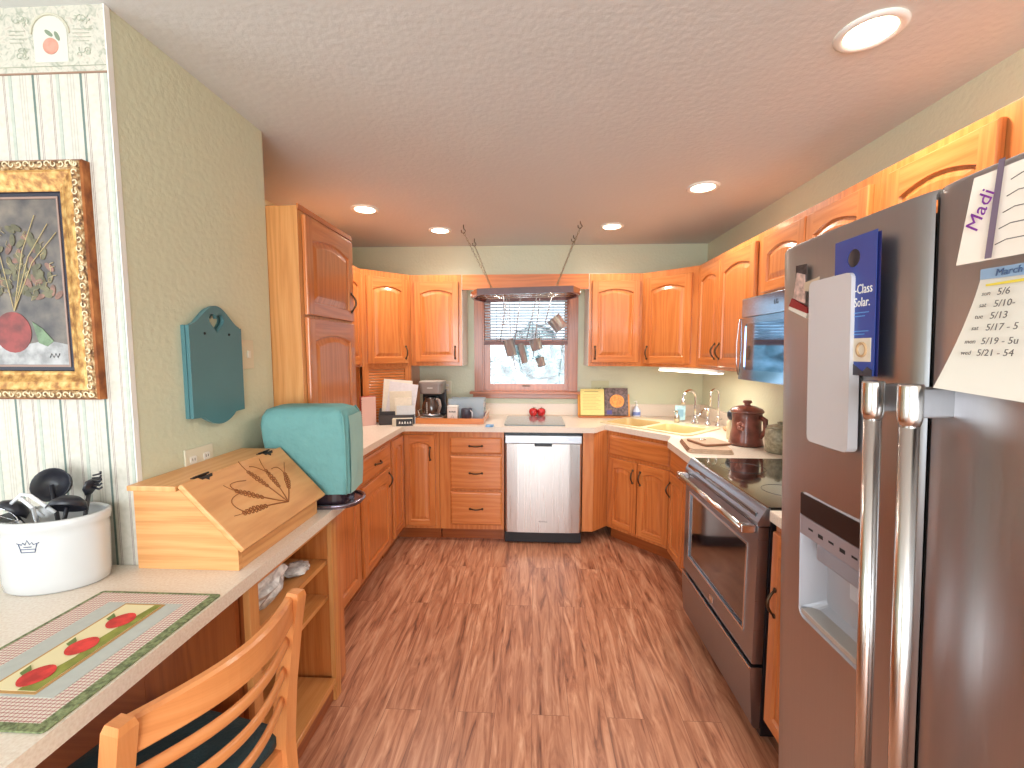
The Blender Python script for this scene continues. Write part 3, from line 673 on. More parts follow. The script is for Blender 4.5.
for z, yy in ((.060, -.012), (.075, -.022), (.18, -.03), (.28, -.036), (.302, -.036)): L.append([(.004, yy, z), (RW-.004, yy, z)])
L.append([(.004, .008, .302), (RW-.004, .008, .302)]); L.append([(.004, .008, .06), (RW-.004, .008, .06)]); L.append(L[0])
mb.loops(L, close=False)
for x in (.004, RW-.004): mb.face([(x, l[0][1], l[0][2]) for l in L[:-1]])
dw = mb.build('warming_drawer', RSTEEL, t)
MB().box(.004, RW-.004, -.040, -.0362, .296, .304).build('drawer_lip', HSTEEL, dw)
for x in (.05, RW-.05):
    for y in (.06, .56): MB().lathe([(.015, 0), (.015, .03)], (x, y, 0), 12).build('foot', BLACK, t)

# ------------------------------------------------------------------ microwave
t = thing('microwave', 'over-the-range microwave, mirrored door tinted blue for the window reflection', 'microwave', (1.10, 2.392, 1.325), -R90)
MB().box(0, .765, .03, .383, .008, .432, bev=.004).build('body', plain('microwave_grey', (150, 160, 172), .35, .7), t)
MW = plain('microwave_mirror_steel', (176, 200, 226), .09, 1)  # blue of the window's reflection is put into the microwave's steel colours
MB().box(.002, .763, .0, .03, .335, .432, bev=.004).build('vent_panel', plain('microwave_steel', (178, 200, 222), .16, 1), t)
mb = MB(); mb.prism([(.002, .012), (.60, .012), (.60, .331), (.002, .331)], 'y', -.004, .03, [rrect(.055, .50, .065, .30, .015)]); md = mb.build('door', MW, t)
MB().prism(rrect(.055, .50, .065, .30, .015), 'y', .0, .025).build('window', plain('microwave_window', (150, 180, 214), .05, 1), md)
MB().tube([(.555, -.04, .05), (.555, -.04, .31)], .009, 10).build('handle', HSTEEL, md)
MB().tube([(.0, -.006, .035), (-.004, -.014, .1), (-.005, -.016, .2), (-.003, -.01, .31), (.0, -.006, .33)], .003, 6).build('edge_trim', HSTEEL, md)
MB().box(.603, .763, -.002, .03, .012, .331).build('control_panel', BLACK, t)
text('LG', .03, 'badge', BLACK, t, (.33, -.0008, .385), (PI/2, 0, 0), .0005)

# ------------------------------------------------------------------ refrigerator (local x along -Y world)
FX, FY = .698, 1.24
t = thing('refrigerator', 'large stainless side-by-side refrigerator with ice dispenser and papers', 'refrigerator', (FX, FY, 0), 0, rot=(0, 0, -R90))
FWID = .91
MB().box(.005, FWID-.005, .075, .735, .05, 1.735, bev=.005).build('body', plain('fridge_body_grey', (86, 82, 80), .45, .3), t)
def curved_door(x0, x1, z0, z1, hole=None, name='door'):
    n = 14; mb = MB(); yb = .07
    def yy(x):
        s = (x-x0)/(x1-x0)*2-1; return .008*(s*s)+(.008*max(0, abs(s)-.95)/.05)
    xs = [x0+(x1-x0)*i/n for i in range(n+1)]; xs = sorted(set(xs+[x0+.006, x1-.006]+([hole[0], hole[1]] if hole else [])))
    zs = sorted(set([z0, z0+.01, z1-.01, z1]+([hole[2], hole[3]] if hole else [])))
    V = {}
    def v(i, j):
        if (i, j) not in V:
            e = .006 if j in (0, len(zs)-1) else 0
            V[i, j] = mb.bm.verts.new((xs[i], yy(xs[i])+e, zs[j]))
        return V[i, j]
    fs = []
    for i in range(len(xs)-1):
        for j in range(len(zs)-1):
            if hole and hole[0] <= (xs[i]+xs[i+1])/2 <= hole[1] and hole[2] <= (zs[j]+zs[j+1])/2 <= hole[3]: continue
            fs.append(mb.bm.faces.new((v(i, j), v(i+1, j), v(i+1, j+1), v(i, j+1))))
    mb._tag(fs, 'z', 0, True)
    top = [(x, yy(x)+.006) for x in xs]
    mb.face([(p[0], p[1], z1) for p in top]+[(x1, yb, z1), (x0, yb, z1)]); mb.face([(p[0], p[1], z0) for p in top]+[(x1, yb, z0), (x0, yb, z0)])
    for x in (x0, x1): mb.face([(x, yy(x)+.003, z0), (x, yb, z0), (x, yb, z1), (x, yy(x)+.003, z1)])
    return mb.build(name, FRIDGE, t)
GX = FY-.792   # gap between doors
dh = (.115, .345, .798, 1.125)
fd = curved_door(0, GX-.004, .07, 1.755, dh, 'freezer_door')
rd = curved_door(GX+.004, FWID, .07, 1.755, None, 'refrigerator_door')
MB().box(.01, FWID-.01, .03, .07, .0, .065).build('kick_grille', BLACK, t)
# dispenser in the freezer door
DGREY = plain('dispenser_grey', (176, 176, 182), .4, .2); DSP = thing_p = None
mb = MB(); x0, x1, z0, z1 = dh
# recess: back and sides
Rb = rrect(x0, x1, z0, z1, .02, 4); Ri = rrect(x0+.02, x1-.02, z0+.035, z1-.03, .015, 4)
mb.loops([[(p[0], .001, p[1]) for p in rrect(x0-.004, x1+.004, z0-.004, z1+.004, .02, 4)], [(p[0], -.003, p[1]) for p in Rb], [(p[0], .055, p[1]) for p in Ri]], smooth=False, cap1=True)
mb.build('dispenser_recess', DGREY, fd)
MB().box(x0, x1, -.004, .03, 1.068, 1.125, bev=.003).build('dispenser_display', plain('display_dark', (30, 22, 24), .35), fd)
pb = MB().box(x0, x1, -.003, .03, 1.018, 1.067, bev=.002).build('dispenser_buttons', plain('button_panel', (160, 152, 158), .4, .3), fd)
for k in range(5):
    MB().box(x0+.035+k*.037, x0+.052+k*.037, -.0036, -.0028, 1.04-.004*(k % 2), 1.045).build('button_mark', DARK, pb)
MB().box(x0+.06, x1-.02, .0, .05, .975, 1.017, bev=.006).build('dispenser_chute', plain('chute_grey', (140, 138, 146), .4), fd)
MB().box(x0+.145, x0+.185, .02, .04, .925, .985, bev=.005, M=None).build('paddle', plain('paddle_grey', (190, 192, 198), .4), fd)
mb = MB(); mb.box(x0+.01, x1-.01, -.004, .05, .808, .822, bev=.003); mb.build('drip_tray', plain('tray_grey', (186, 180, 172), .35, .4), fd)
# handles
for hx, par in ((GX-.034, fd), (GX+.045, rd)):
    mb = MB(); mb.tube([(hx, -.055, .30), (hx, -.055, 1.37)], .0135, 20); mb.lathe([(.0135, 1.36), (.0165, 1.372), (.0172, 1.378), (.0172, 1.428), (.016, 1.431)], (hx, -.055, 0), 24)
    mb.lathe([(.016, .24), (.0172, .243), (.0172, .29), (.0135, .305)], (hx, -.055, 0), 24)
    mb.build('handle', HSTEEL, par)
    for z in (1.375, .245): MB().box(hx-.011, hx+.011, -.055, .012, z, z+.05, bev=.003).build('handle_bracket', FRIDGE, par)

# things on the fridge (frame of the fridge: use world coordinates, front plane about x=.69)
def fx_parent(name, label, cat, y, z, rx=0): # local x -> -Y world, local z up, local y -> +X (into fridge)
    return thing(name, label, cat, (FX, y, z), 0, rot=(0, rx, -R90))
WB = fx_parent('whiteboard', 'blank white magnetic board with rounded corners on freezer door', 'whiteboard', 1.070, 1.270)
MB().prism(rrect(0, .137, 0, .375, .014), 'y', -.024, -.004).build('board', plain('whiteboard_white', (204, 200, 200), .35), WB)
MB().box(.02, .12, -.0038, -.0005, .05, .30).build('magnet', DARK, WB)
DH = fx_parent('door_hanger', 'blue solar advertising door hanger behind the whiteboard', 'leaflet', .995, 1.435)
BLUE = plain('leaflet_blue', (52, 76, 150), .35, var=.12, vscale=6)
mb = MB(); hc = (.055, .238)
mb.prism([(0, 0), (.116, 0), (.116, .28), (0, .28)], 'y', -.016, -.0150, [[(hc[0]+.018*math.cos(2*PI*k/20), hc[1]+.018*math.sin(2*PI*k/20)) for k in range(20)]]); sh = mb.build('card', BLUE, DH)
MB().prism([(0.002, 0), (.122, 0), (.122, .275), (.002, .279)], 'y', -.013, -.0125, [[(hc[0]+.02*math.cos(2*PI*k/20), hc[1]+.02*math.sin(2*PI*k/20)) for k in range(20)]]).build('back_card', plain('leaflet_dark_blue', (30, 40, 104), .4), DH)
text('World-Class', .027, 'lettering', WHITE, sh, (.058, -.0165, .172), (PI/2, 0, 0), sx=.72)
text('Residential Solar.', .026, 'lettering', WHITE, sh, (.038, -.0165, .146), (PI/2, 0, 0), sx=.72)
SKYB = plain('leaflet_sky', (90, 150, 214), .4)
for k, z in enumerate((.125, .118, .088, .082)): MB().box(.055, .1-.01*(k % 2), -.0168, -.0161, z, z+.002).build('text_line', SKYB, sh)
MB().box(.062, .108, -.0170, -.0161, .028, .075).build('photo', plain('leaflet_photo', (222, 208, 186), .5), sh)
MB().tube([(.085+.012*math.cos(2*PI*k/20), -.0172, .052+.013*math.sin(2*PI*k/20)) for k in range(20)], .003, 5, closed=True).build('emblem', plain('tan_emblem', (196, 158, 116), .5), sh)
MB().prism([(.06, .0), (.112, .0), (.112, .012), (.1, .018), (.088, .008), (.06, .024)], 'y', -.0170, -.0161).build('roof_picture', plain('leaflet_roof', (64, 62, 70), .5), sh)
PH = fx_parent('photo_card', 'small printed photo card with red strip at upper left of freezer door', 'photo', 1.172, 1.60)
mb = MB(); mb.prism([(.018, .045), (.062, .05), (.062, .095), (.018, .098)], 'y', -.006, -.005); mb.build('card', plain('card_dark_print', (70, 60, 60), .5, var=.5, vscale=90), PH)
MB().prism([(0, .0), (.075, -.025), (.075, -.012), (.012, .018)], 'y', -.012, -.006).build('red_strip', plain('card_red', (150, 40, 40), .5), PH)
MB().prism([(.012, .018), (.06, .0), (.058, .07), (.025, .08)], 'y', -.008, -.0065).build('picture', plain('card_face', (206, 176, 164), .5, var=.3, vscale=60), PH)
MB().prism([(-.004, -.008), (.07, -.036), (.075, -.025), (0, .0)], 'y', -.011, -.0055).build('lower_edge', PAPER, PH)
MB().prism([(.06, .03), (.115, .02), (.115, .055), (.06, .05)], 'y', -.010, -.0085).build('clip', plain('tan_card', (206, 186, 160), .5), PH)

# curled paper sheets
def curled(parent, name, pts_bl, mat, y_of, n=10, m=10, th=.0006):
    # quad given by 4 corners (x,z): bl, br, tr, tl ; y_of(u,v)
    bl, br, tr, tl = [Vector(p) for p in pts_bl]; mb = MB()
    G = [[None]*(m+1) for _ in range(n+1)]
    def P(i, j, o):
        u, v = i/n, j/m; p = (bl*(1-u)+br*u)*(1-v)+(tl*(1-u)+tr*u)*v; return (p.x, y_of(u, v)+o, p.y)
    for s in (0, th):
        for i in range(n):
            for j in range(m):
                mb.face([P(i, j, s), P(i+1, j, s), P(i+1, j+1, s), P(i, j+1, s)], smooth=True)
    bmesh.ops.remove_doubles(mb.bm, verts=mb.bm.verts, dist=1e-5)
    return mb.build(name, mat, parent)
P2 = fx_parent('handwritten_note', 'handwritten list of dates curling off the refrigerator door', 'note', -.030, .012)
yo = lambda u, v: -.004-.038*(1-v)**1.6*(1-.6*u)
note = curled(P2, 'sheet', [(-.752, 1.415), (-.60, 1.40), (-.60, 1.585), (-.722, 1.592)], PAPER, yo)
INK = plain('ink_grey', (96, 90, 86), .7); BLUEH = plain('note_blue_header', (150, 178, 206), .7); YEL = plain('highlighter', (236, 214, 80), .7)
curled(P2, 'blue_header', [(-.722, 1.577), (-.60, 1.572), (-.60, 1.589), (-.722, 1.592)], BLUEH, lambda u, v: -.0075)
text('March', .014, 'lettering', plain('ink_blue', (80, 104, 140), .7), P2, (-.682, -.009, 1.583), (PI/2, 0, 0), shear=.2)
curled(P2, 'highlight', [(-.712, 1.566), (-.60, 1.566), (-.60, 1.571), (-.712, 1.569)], YEL, lambda u, v: -.009)
rows = [('sun', '5/6'), ('sat', '5/10-'), ('tue', '5/13'), ('sat', '5/17 - 5'), ('mon', '5/19 - 5u'), ('wed', '5/21 - 54')]
for k, (a, b) in enumerate(rows):
    z = 1.555-k*.0165-(.003 if k > 3 else 0); v = (z-1.41)/.18; o = yo(.3, v)-.006
    text(a, .009, 'lettering', INK, P2, (-.706-.0022*k, o-.002, z), (PI/2, 0, 0), shear=.3, ext=.0002)
    text(b, .0135, 'lettering', INK, P2, (-.690-.002*k, o-.003, z), (PI/2, 0, 0), shear=.2, align='LEFT', ext=.0002)
P3 = fx_parent('name_list', 'curled name sheet with purple handwriting above the date list', 'note', -.040, .014)
yo3 = lambda u, v: -.010-.028*(1-u)**1.5-.012*v
cs = curled(P3, 'sheet', [(-.737, 1.598), (-.60, 1.60), (-.60, 1.725), (-.703, 1.712)], plain('paper_cream', (228, 216, 200), .8), yo3)
curled(P3, 'grey_stripe', [(-.700, 1.600), (-.691, 1.600), (-.667, 1.725), (-.675, 1.725)], plain('stripe_mauve', (128, 112, 130), .7), lambda u, v: -.034-.012*v)
text('Madi', .028, 'lettering', plain('purple_ink', (128, 52, 148), .7), P3, (-.697, -.046, 1.665), (PI/2, -math.radians(65), 0), shear=.15, ext=.0003)
for k in range(5): MB().tube([(-.679+.004*k, -.0415, 1.615+.02*k), (-.665+.004*k, -.0415, 1.619+.02*k), (-.64, -.040, 1.618+.02*k)], .0007, 4).build('handwriting', INK, P3)

# the refrigerator leans forward a little on its rear feet, with what hangs on it
bpy.context.view_layer.update()
LEAN = Matrix.Translation((FX, 0, .85)) @ Matrix.Rotation(math.radians(-2.2), 4, 'Y') @ Matrix.Translation((-FX, 0, -.85))
for o in [o for o in COL.objects if o.parent is None and o.name.split('.')[0] in ('refrigerator', 'whiteboard', 'door_hanger', 'photo_card', 'handwritten_note', 'name_list')]:
    o.matrix_world = LEAN @ o.matrix_world

# ------------------------------------------------------------------ ceiling lights
for x, y, lab in ((-1.10, 2.872, 'leftmost round recessed ceiling light, above the pantry side'), (-.717, 3.385, 'recessed ceiling light just left of the hanging pot rack'),
               (.574, 3.338, 'recessed ceiling light just right of the hanging pot rack'), (.947, 2.585, 'recessed ceiling light before the right-hand wall cabinets'), (.967, 1.389, 'large nearest recessed ceiling light above the refrigerator')):
    t = thing('recessed_light', lab, 'ceiling light', (x, y, H), 0, 'recessed ceiling lights')
    MB().lathe([(.088, -.0005), (.088, -.004), (.078, -.009), (.066, -.007), (.062, -.003)], n=40, cap0=False, cap1=False).build('trim_ring', WHITE, t)
    MB().lathe([(.064, -.004), (.03, -.0055), (.001, -.006)], n=32, cap0=False).build('lens', plain('downlight_glow', (255, 246, 228), .5, emis=(255, 240, 208), estr=14), t)
    light('downlight', 'SPOT', (x, y, H-.02), 17 if y > 3 else 32, (1, .93, .84), (0, 0, 0), .05, spot=2.7)

# ------------------------------------------------------------------ pot rack
PR = thing('pot_rack', 'dark burgundy wooden pot rack hung on four chains before the window', 'pot rack', (-.063, 3.36, 1.925), rot=(0, math.radians(-1.4), 0))
BURG = plain('burgundy_wood', (92, 48, 44), .25, coat=.5, var=.2, vscale=6)
def oct_(hx, hy, c): return [(-hx+c, -hy), (hx-c, -hy), (hx, -hy*.3), (hx, hy*.3), (hx-c, hy), (-hx+c, hy), (-hx, hy*.3), (-hx, -hy*.3)]
def octy(hx, hy):
    n = 10; f = [(-hx+2*hx*i/n, -hy*(.35+.65*math.sin(PI*i/n)**.6)) for i in range(n+1)]; return f+[(-p[0], -p[1]) for p in f]
mb = MB(); o1, i1 = oct_(.405, .245, .065), oct_(.385, .225, .06)
mb.prism(o1, 'z', -.035, .010, [i1], grain='x'); mb.build('band', BURG, PR)
mb = MB()
for k in range(15): 
    x = -.30+k*.043; mb.tube([(x, -.226, -.02), (x, .226, -.02)], .0028, 6)
for y in (-.10, .0, .10): mb.tube([(-.385, y, -.02), (.385, y, -.02)], .0035, 6)
mb.build('grid', CHROME, PR)
for x in (-.385, .385): MB().lathe([(.008, -.004), (.011, 0), (.006, .004), (.001, .006)], (x*1.04, -.075, -.015), 12, M=Matrix.Rotation(PI/2, 3, 'X')).build('end_cap', WHITE, PR)
CHM = plain('chain_metal', (150, 136, 112), .35, .9)
for cx, cy, ax, ay, nm in ((-.435, -.148, -.235, -.12, 0), (.402, -.158, .215, -.12, 0), (-.409, .242, -.245, .12, 0), (.388, .218, .225, .12, 0)):
    a = Vector((ax, ay, .005)); b = Vector((cx, cy, H-1.925-.055)); d = b-a; n = int(d.length/.021); mb = MB(); q = d.to_track_quat('Z', 'Y').to_matrix()
    for k in range(n):
        c = a+d*((k+.5)/n); R = q @ Matrix.Rotation(k % 2*PI/2, 3, 'Z')
        mb.tube([c+R @ Vector((.0055*math.cos(2*PI*j/10), 0, .0135*math.sin(2*PI*j/10))) for j in range(10)], .0016, 5, closed=True)
    mb.build('chain', CHM, PR)
    mb = MB(); h = Vector((cx, cy, H-1.925)); mb.tube([h, h-Vector((0, 0, .025)), h+Vector((.014, 0, -.045)), h+Vector((0, 0, -.062)), h+Vector((-.016, 0, -.052)), h+Vector((-.017, 0, -.036))], .0032, 8); mb.build('ceiling_hook', plain('dark_hook', (70, 56, 48), .4, .7), PR)
# hanging utensils
def shook(mb, x, y, ztop, zbot):
    mb.tube([(x+.006, y, ztop-.012), (x+.008, y, ztop), (x, y, ztop+.008), (x-.006, y, ztop), (x, y, ztop-.02), (x, y, zbot+.01)], .0014, 6)
def cup(name, label, cx, cz, y, r, h, tilt, hook, group='measuring cups on pot rack', cat='measuring cup', hlen=.09):
    t = thing(name, label, cat, (hook[0], y, 1.91), 0, group)
    M = Matrix.Translation((cx-hook[0], 0, cz-1.91)) @ Matrix.Rotation(tilt, 4, 'Y')
    M3 = M.to_3x3(); c = M.translation
    mb = MB(); mb.lathe([(r*.8, -h/2), (r*.92, -h/2+.004), (r, h/2), (r*1.04, h/2), (r*.96, h/2-.002), (r*.86, -h/2+.006)], c, 24, M=M3); mb.build('bowl', STEEL, t)
    mb = MB(); P = [M @ Vector((-r, 0, h/2-.004)), M @ Vector((-r-.02, 0, h/2)), Vector((0, 0, .0))+Vector((0, 0, -.03))]
    mb.tube(P, .0035, 8, flat=(1, 1)); mb.build('handle', STEEL, t)
    mb = MB(); shook(mb, 0, 0, 0, -.03); mb.build('hook', CHROME, t); return t
cup('measuring_cup', 'large steel cup hanging tilted at right end of pot rack', .175, 1.69, 3.27, .055, .105, math.radians(-38), (.13, 0))
cup('measuring_cup', 'long steel cup hanging at left over bottom rail of blind', -.175, 1.51, 3.27, .042, .125, math.radians(-14), (-.20, 0))
cup('measuring_cup', 'narrow steel scoop hanging second from left on pot rack', -.082, 1.47, 3.29, .026, .15, math.radians(-14), (-.10, 0))
cup('measuring_cup', 'medium steel cup hanging just right of window centre', .018, 1.535, 3.27, .045, .085, math.radians(-16), (.02, 0))
cup('measuring_cup', 'small steel cup hanging below the medium one near window centre', .055, 1.405, 3.31, .032, .07, math.radians(-16), (.045, 0))
t = thing('whisk', 'steel wire whisk hanging leftmost on pot rack', 'whisk', (-.22, 3.25, 1.91))
mb = MB()
for k in range(5):
    a = PI*k/5; mb.tube([(.036*math.sin(PI*s/12)*math.cos(a), .036*math.sin(PI*s/12)*math.sin(a), -.10-.13*s/12) for s in range(13)], .0015, 5)
mb.build('wires', CHROME, t); mb = MB(); mb.tube([(0, 0, -.02), (0, 0, -.10)], .005, 8); mb.build('handle', STEEL, t)
mb = MB(); shook(mb, 0, 0, 0, -.03); mb.build('hook', CHROME, t)
t = thing('kitchen_tongs', 'pointed steel tongs hanging below the long cup at left', 'tongs', (-.185, 3.32, 1.91))
mb = MB(); 
for s in (-1, 1): mb.tube([(0, s*.004, -.03), (.01, s*.012, -.3), (.035, s*.014, -.5), (.065, s*.006, -.62)], [.004, .006, .011, .004], 8, flat=(1, .5))
mb.build('arms', STEEL, t); mb = MB(); shook(mb, 0, 0, 0, -.03); mb.build('hook', CHROME, t)

# ------------------------------------------------------------------ things on the back worktop
ZC = .9155
# tray
t = thing('serving_tray', 'wooden serving tray under the coffee maker', 'tray', (-.655, 3.56, ZC))
mb = MB(); mb.box(-.26, .26, -.20, .20, 0, .01, grain='x'); mb.build('base', OAK, t)
for nm, a in (('rim', (-.27, .27, -.21, -.197, 0, .045)), ('rim', (-.27, .27, .197, .21, 0, .045)), ('rim', (-.27, -.257, -.197, .197, 0, .045)), ('rim', (.257, .27, -.197, .197, 0, .045))): MB().box(*a, grain='x', bev=.003).build(nm, OAK, t)
for s in (-1, 1): MB().tube([(s*.265, -.09, .04), (s*.285, -.07, .085), (s*.285, .07, .085), (s*.265, .09, .04)], .005, 8).build('handle', plain('rope_white', (220, 200, 180), .7), t)
# coffee maker
t = thing('coffee_maker', 'grey drip coffee maker with glass carafe on the tray', 'coffee maker', (-.83, 3.55, ZC+.0105))
CG = plain('coffee_grey', (150, 142, 138), .35, .5)
mb = MB(); mb.prism([(p[0], p[1]) for p in rrect(-.1, .1, -.11, .10, .03)], 'z', 0, .03); mb.build('base', plain('coffee_base_grey', (176, 168, 160), .4, .3), t)
MB().box(-.095, .10, .04, .10, .03, .24, bev=.008).build('column', BLACK, t)
mb = MB(); mb.loops([[(p[0], p[1], z) for p in rrect(-.1-d, .1+d, -.1-d, .1, .035)] for d, z in ((-.012, .215), (-.008, .225), (.0, .30), (-.003, .31))], cap0=True, cap1=True); mb.build('filter_housing', CG, t)
MB().box(-.09, .09, -.09, .09, .311, .318, bev=.003).build('lid', plain('coffee_lid', (196, 188, 178), .4), t)
mb = MB(); mb.lathe([(.05, .032), (.07, .045), (.078, .09), (.07, .135), (.052, .165), (.055, .178)], (-.005, -.025, 0)); cf = mb.build('carafe', plain('smoky_glass', (70, 52, 44), .05, coat=1), t)
MB().lathe([(.054, .178), (.056, .186), (.02, .192)], (-.005, -.025, 0)).build('carafe_lid', BLACK, cf)
MB().lathe([(.0735, .038), (.074, .052), (.073, .052)], (-.005, -.025, 0), cap0=False, cap1=False).build('carafe_band', STEEL, cf)
MB().tube([(.045, -.07, .17), (.075, -.10, .165), (.085, -.105, .12), (.06, -.09, .06)], .010, 8, flat=(1, 1.4)).build('carafe_handle', plain('handle_taupe', (150, 136, 128), .4), cf)
mb = MB()
for k in range(6): mb.box(-.03, -.022, -.1005, -.0985, .06+k*.016, .067+k*.016)
mb.build('level_marks', WHITE, cf)
MB().box(-.022, .022, -.1022, -.1005, .262, .267).build('badge', WHITE, t)
# pod bin
t = thing('storage_bin', 'clear blue-tinted plastic bin of coffee pods behind the mugs', 'bin', (-.545, 3.60, ZC+.0105))
CB = plain('tinted_plastic', (196, 214, 226), .15, alpha=.38, spec=.6)
mb = MB(); 
for a in ((-.15, .14, -.08, -.077, 0, .17), (-.15, .14, .077, .08, 0, .17), (-.15, -.147, -.077, .077, 0, .17), (.137, .14, -.077, .077, 0, .17), (-.147, .137, -.077, .077, 0, .003)): mb.box(*a)
mb.build('box', CB, t)
PODM = [plain('pod_teal', (140, 178, 172), .5), plain('pod_white', (226, 224, 226), .5), plain('pod_lilac', (176, 172, 204), .5)]
random.seed(11)
pods = []
for k in range(18):
    i, j = k % 6, k//6
    o = MB().lathe([(.017, 0), (.022, .035), (.025, .038)], n=14).build('coffee_pod', PODM[(i//2+j) % 3]); o.location = (-.66+i*.047, 3.565+(k % 2)*.05, ZC+.016+j*.045)
    tag(o, 'small coffee pod inside the tinted plastic bin', 'coffee pod', 'coffee pods in the bin'); pods.append(o)
t = thing('tin_canister', 'cream lettered coffee tin in front of plastic bin on tray', 'canister', (-.645, 3.46, ZC+.0105))
mb = MB(); mb.box(-.042, .042, -.035, .035, 0, .115, bev=.008); mb.build('body', plain('cream_tin', (224, 214, 204), .4), t)
MB().box(-.044, .044, -.037, .037, .116, .124, bev=.003).build('lid', WHITE, t)
mb = MB()
for k in range(5): mb.box(-.027+k*.011, -.019+k*.011, -.0362, -.0352, .072, .083-.003*(k % 2))
mb.build('label_marks', DARK, t)
mb = MB(); mb.tube([(-.015, -.0355, .02), (0, -.0355, .055), (.015, -.0355, .02)], .001, 5); mb.build('drawing', DARK, t)
t = thing('mug', 'charcoal mug with light handle on the tray, right of cream tin', 'mug', (-.535, 3.46, ZC+.0105))
mb = MB(); mb.lathe([(.036, 0), (.044, .004), (.046, .09), (.044, .10), (.041, .10), (.041, .008), (.001, .006)], cap1=True); mb.build('cup', plain('charcoal_ceramic', (66, 66, 78), .3), t)
MB().tube([(.036, -.028, .085), (.052, -.05, .075), (.052, -.05, .035), (.036, -.03, .02)], .005, 8).build('handle', plain('mug_handle_light', (196, 194, 200), .3), t)
tag(MB().box(-.36, -.30, 3.23, 3.30, ZC, ZC+.012, bev=.004).build('sweetener_packet', plain('packet_blue', (120, 170, 214), .5, var=.3, vscale=40)), 'small blue packet lying on worktop beside the wooden tray', 'packet')
# organiser + papers
t = thing('desk_organizer', 'dark grey stepped letter organizer full of mail on left worktop corner', 'organizer', (-1.072, 3.362, ZC), math.radians(14))
DG = plain('organizer_charcoal', (62, 56, 58), .5)
for k, (y, h) in enumerate(((-.06, .075), (-.015, .10), (.028, .12))): MB().box(-.13, .13, y, y+.006, .0, h, bev=.001).build('divider', DG, t)
mb = MB(); mb.box(-.13, .13, -.06, .034, 0, .005); mb.prism([(-.06, .005), (.034, .005), (.034, .12), (-.06, .075)], 'x', -.136, -.13); mb.prism([(-.06, .005), (.034, .005), (.034, .12), (-.06, .075)], 'x', .13, .136); mb.build('frame', DG, t)
pap = [(-.015, .020, .010, .22, .33, 5, (236, 228, 214), 'tall cream folder standing at back of the letter organizer'), (.012, .009, .005, .22, .30, 9, (226, 222, 226), 'white envelope tilted at back of the letter organizer'),
       (.03, -.002, .008, .17, .25, 0, (226, 216, 196), 'cream card stack standing in middle of organizer'), (.055, -.026, .008, .13, .20, -2, (236, 226, 208), 'cream greeting card with speckles in organizer front'), (.07, -.047, .006, .14, .14, 0, (214, 218, 222), 'pale blue printed postcard in front slot of organizer')]
for x, y, th, w, h, a, c, lab in pap:
    M = Matrix.Rotation(math.radians(a), 4, 'Y')
    o = MB().box(-w/2, w/2, -th/2, th/2, 0, h, M=M, bev=.0008).build('envelope', plain('mail_%d_%d' % (c[0], c[2]), c, .7, var=.12, vscale=50))
    R = Matrix.Rotation(math.radians(14), 3, 'Z') @ Vector((x, y, 0)); o.location = (-1.072+R.x, 3.362+R.y, ZC+.0055+abs(math.sin(math.radians(a)))*w/2); o.rotation_euler = (0, 0, math.radians(14)); tag(o, lab, 'mail')
t = thing('notebook', 'red spiral notebook standing left of the letter organizer', 'notebook', (-1.270, 3.272, ZC), math.radians(40))
MB().box(-.06, .06, -.012, .012, 0, .225, bev=.002).build('cover', plain('notebook_red', (188, 84, 72), .5), t)
MB().box(-.055, .055, -.018, -.0125, .0, .22).build('pages', plain('pink_paper', (226, 186, 178), .6), t)
mb = MB()
for k in range(12): mb.tube([(-.055, -.02+.0035*math.cos(a), .02+k*.016+.0035*math.sin(a)) for a in [2*PI*j/8 for j in range(8)]], .0008, 4, closed=True)
mb.build('spiral', DARK, t)
t = thing('label_box', 'small black and cream box with white marks before the organizer', 'box', (-1.003, 3.274, ZC), math.radians(12))
MB().box(-.075, .075, -.03, .03, 0, .055, bev=.003).build('box', plain('cream_box', (216, 206, 186), .5), t)
pn = MB().box(-.045, .077, -.0325, -.0305, 0, .055).build('dark_label', plain('label_black', (48, 46, 50), .5), t)
mb = MB()
for k in range(5): mb.prism([(-.026+k*.02, .018), (-.013+k*.02, .018), (-.016+k*.02, .036-.006*(k % 2)), (-.022+k*.02, .036)], 'y', -.0331, -.0326)
mb.build('white_marks', WHITE, pn)
t = thing('pillar_candle', 'short cream candle jar behind the teal covered mixer on worktop', 'candle', (-1.33, 3.16, ZC))
MB().lathe([(.028, 0), (.03, .004), (.03, .10), (.026, .104), (.001, .100)]).build('wax', plain('candle_cream', (232, 224, 208), .5), t)
MB().tube([(0, 0, .1), (.001, 0, .112)], .001, 5).build('wick', DARK, t)
t = thing('food_canister', 'tall tan and cream canister beside the candle on left worktop', 'canister', (-1.36, 3.07, ZC))
MB().lathe([(.032, 0), (.034, .003), (.034, .15), (.03, .155)]).build('body', plain('canister_tan', (214, 176, 120), .5), t)
MB().lathe([(.0345, .155), (.0345, .17), (.03, .174)]).build('lid', PAPER, t)
t = thing('blender', 'silver and dark blue small appliance glimpsed beside the pantry', 'appliance', (-1.44, 3.13, ZC))
MB().lathe([(.05, 0), (.055, .01), (.045, .11), (.04, .13)]).build('base', plain('appliance_navy', (60, 70, 110), .3), t)
MB().lathe([(.04, .13), (.052, .16), (.058, .30), (.055, .31)]).build('jug', plain('appliance_silver', (180, 186, 200), .2, .8), t)
MB().lathe([(.056, .31), (.058, .325), (.03, .34)]).build('lid', plain('appliance_navy', (60, 70, 110)), t)
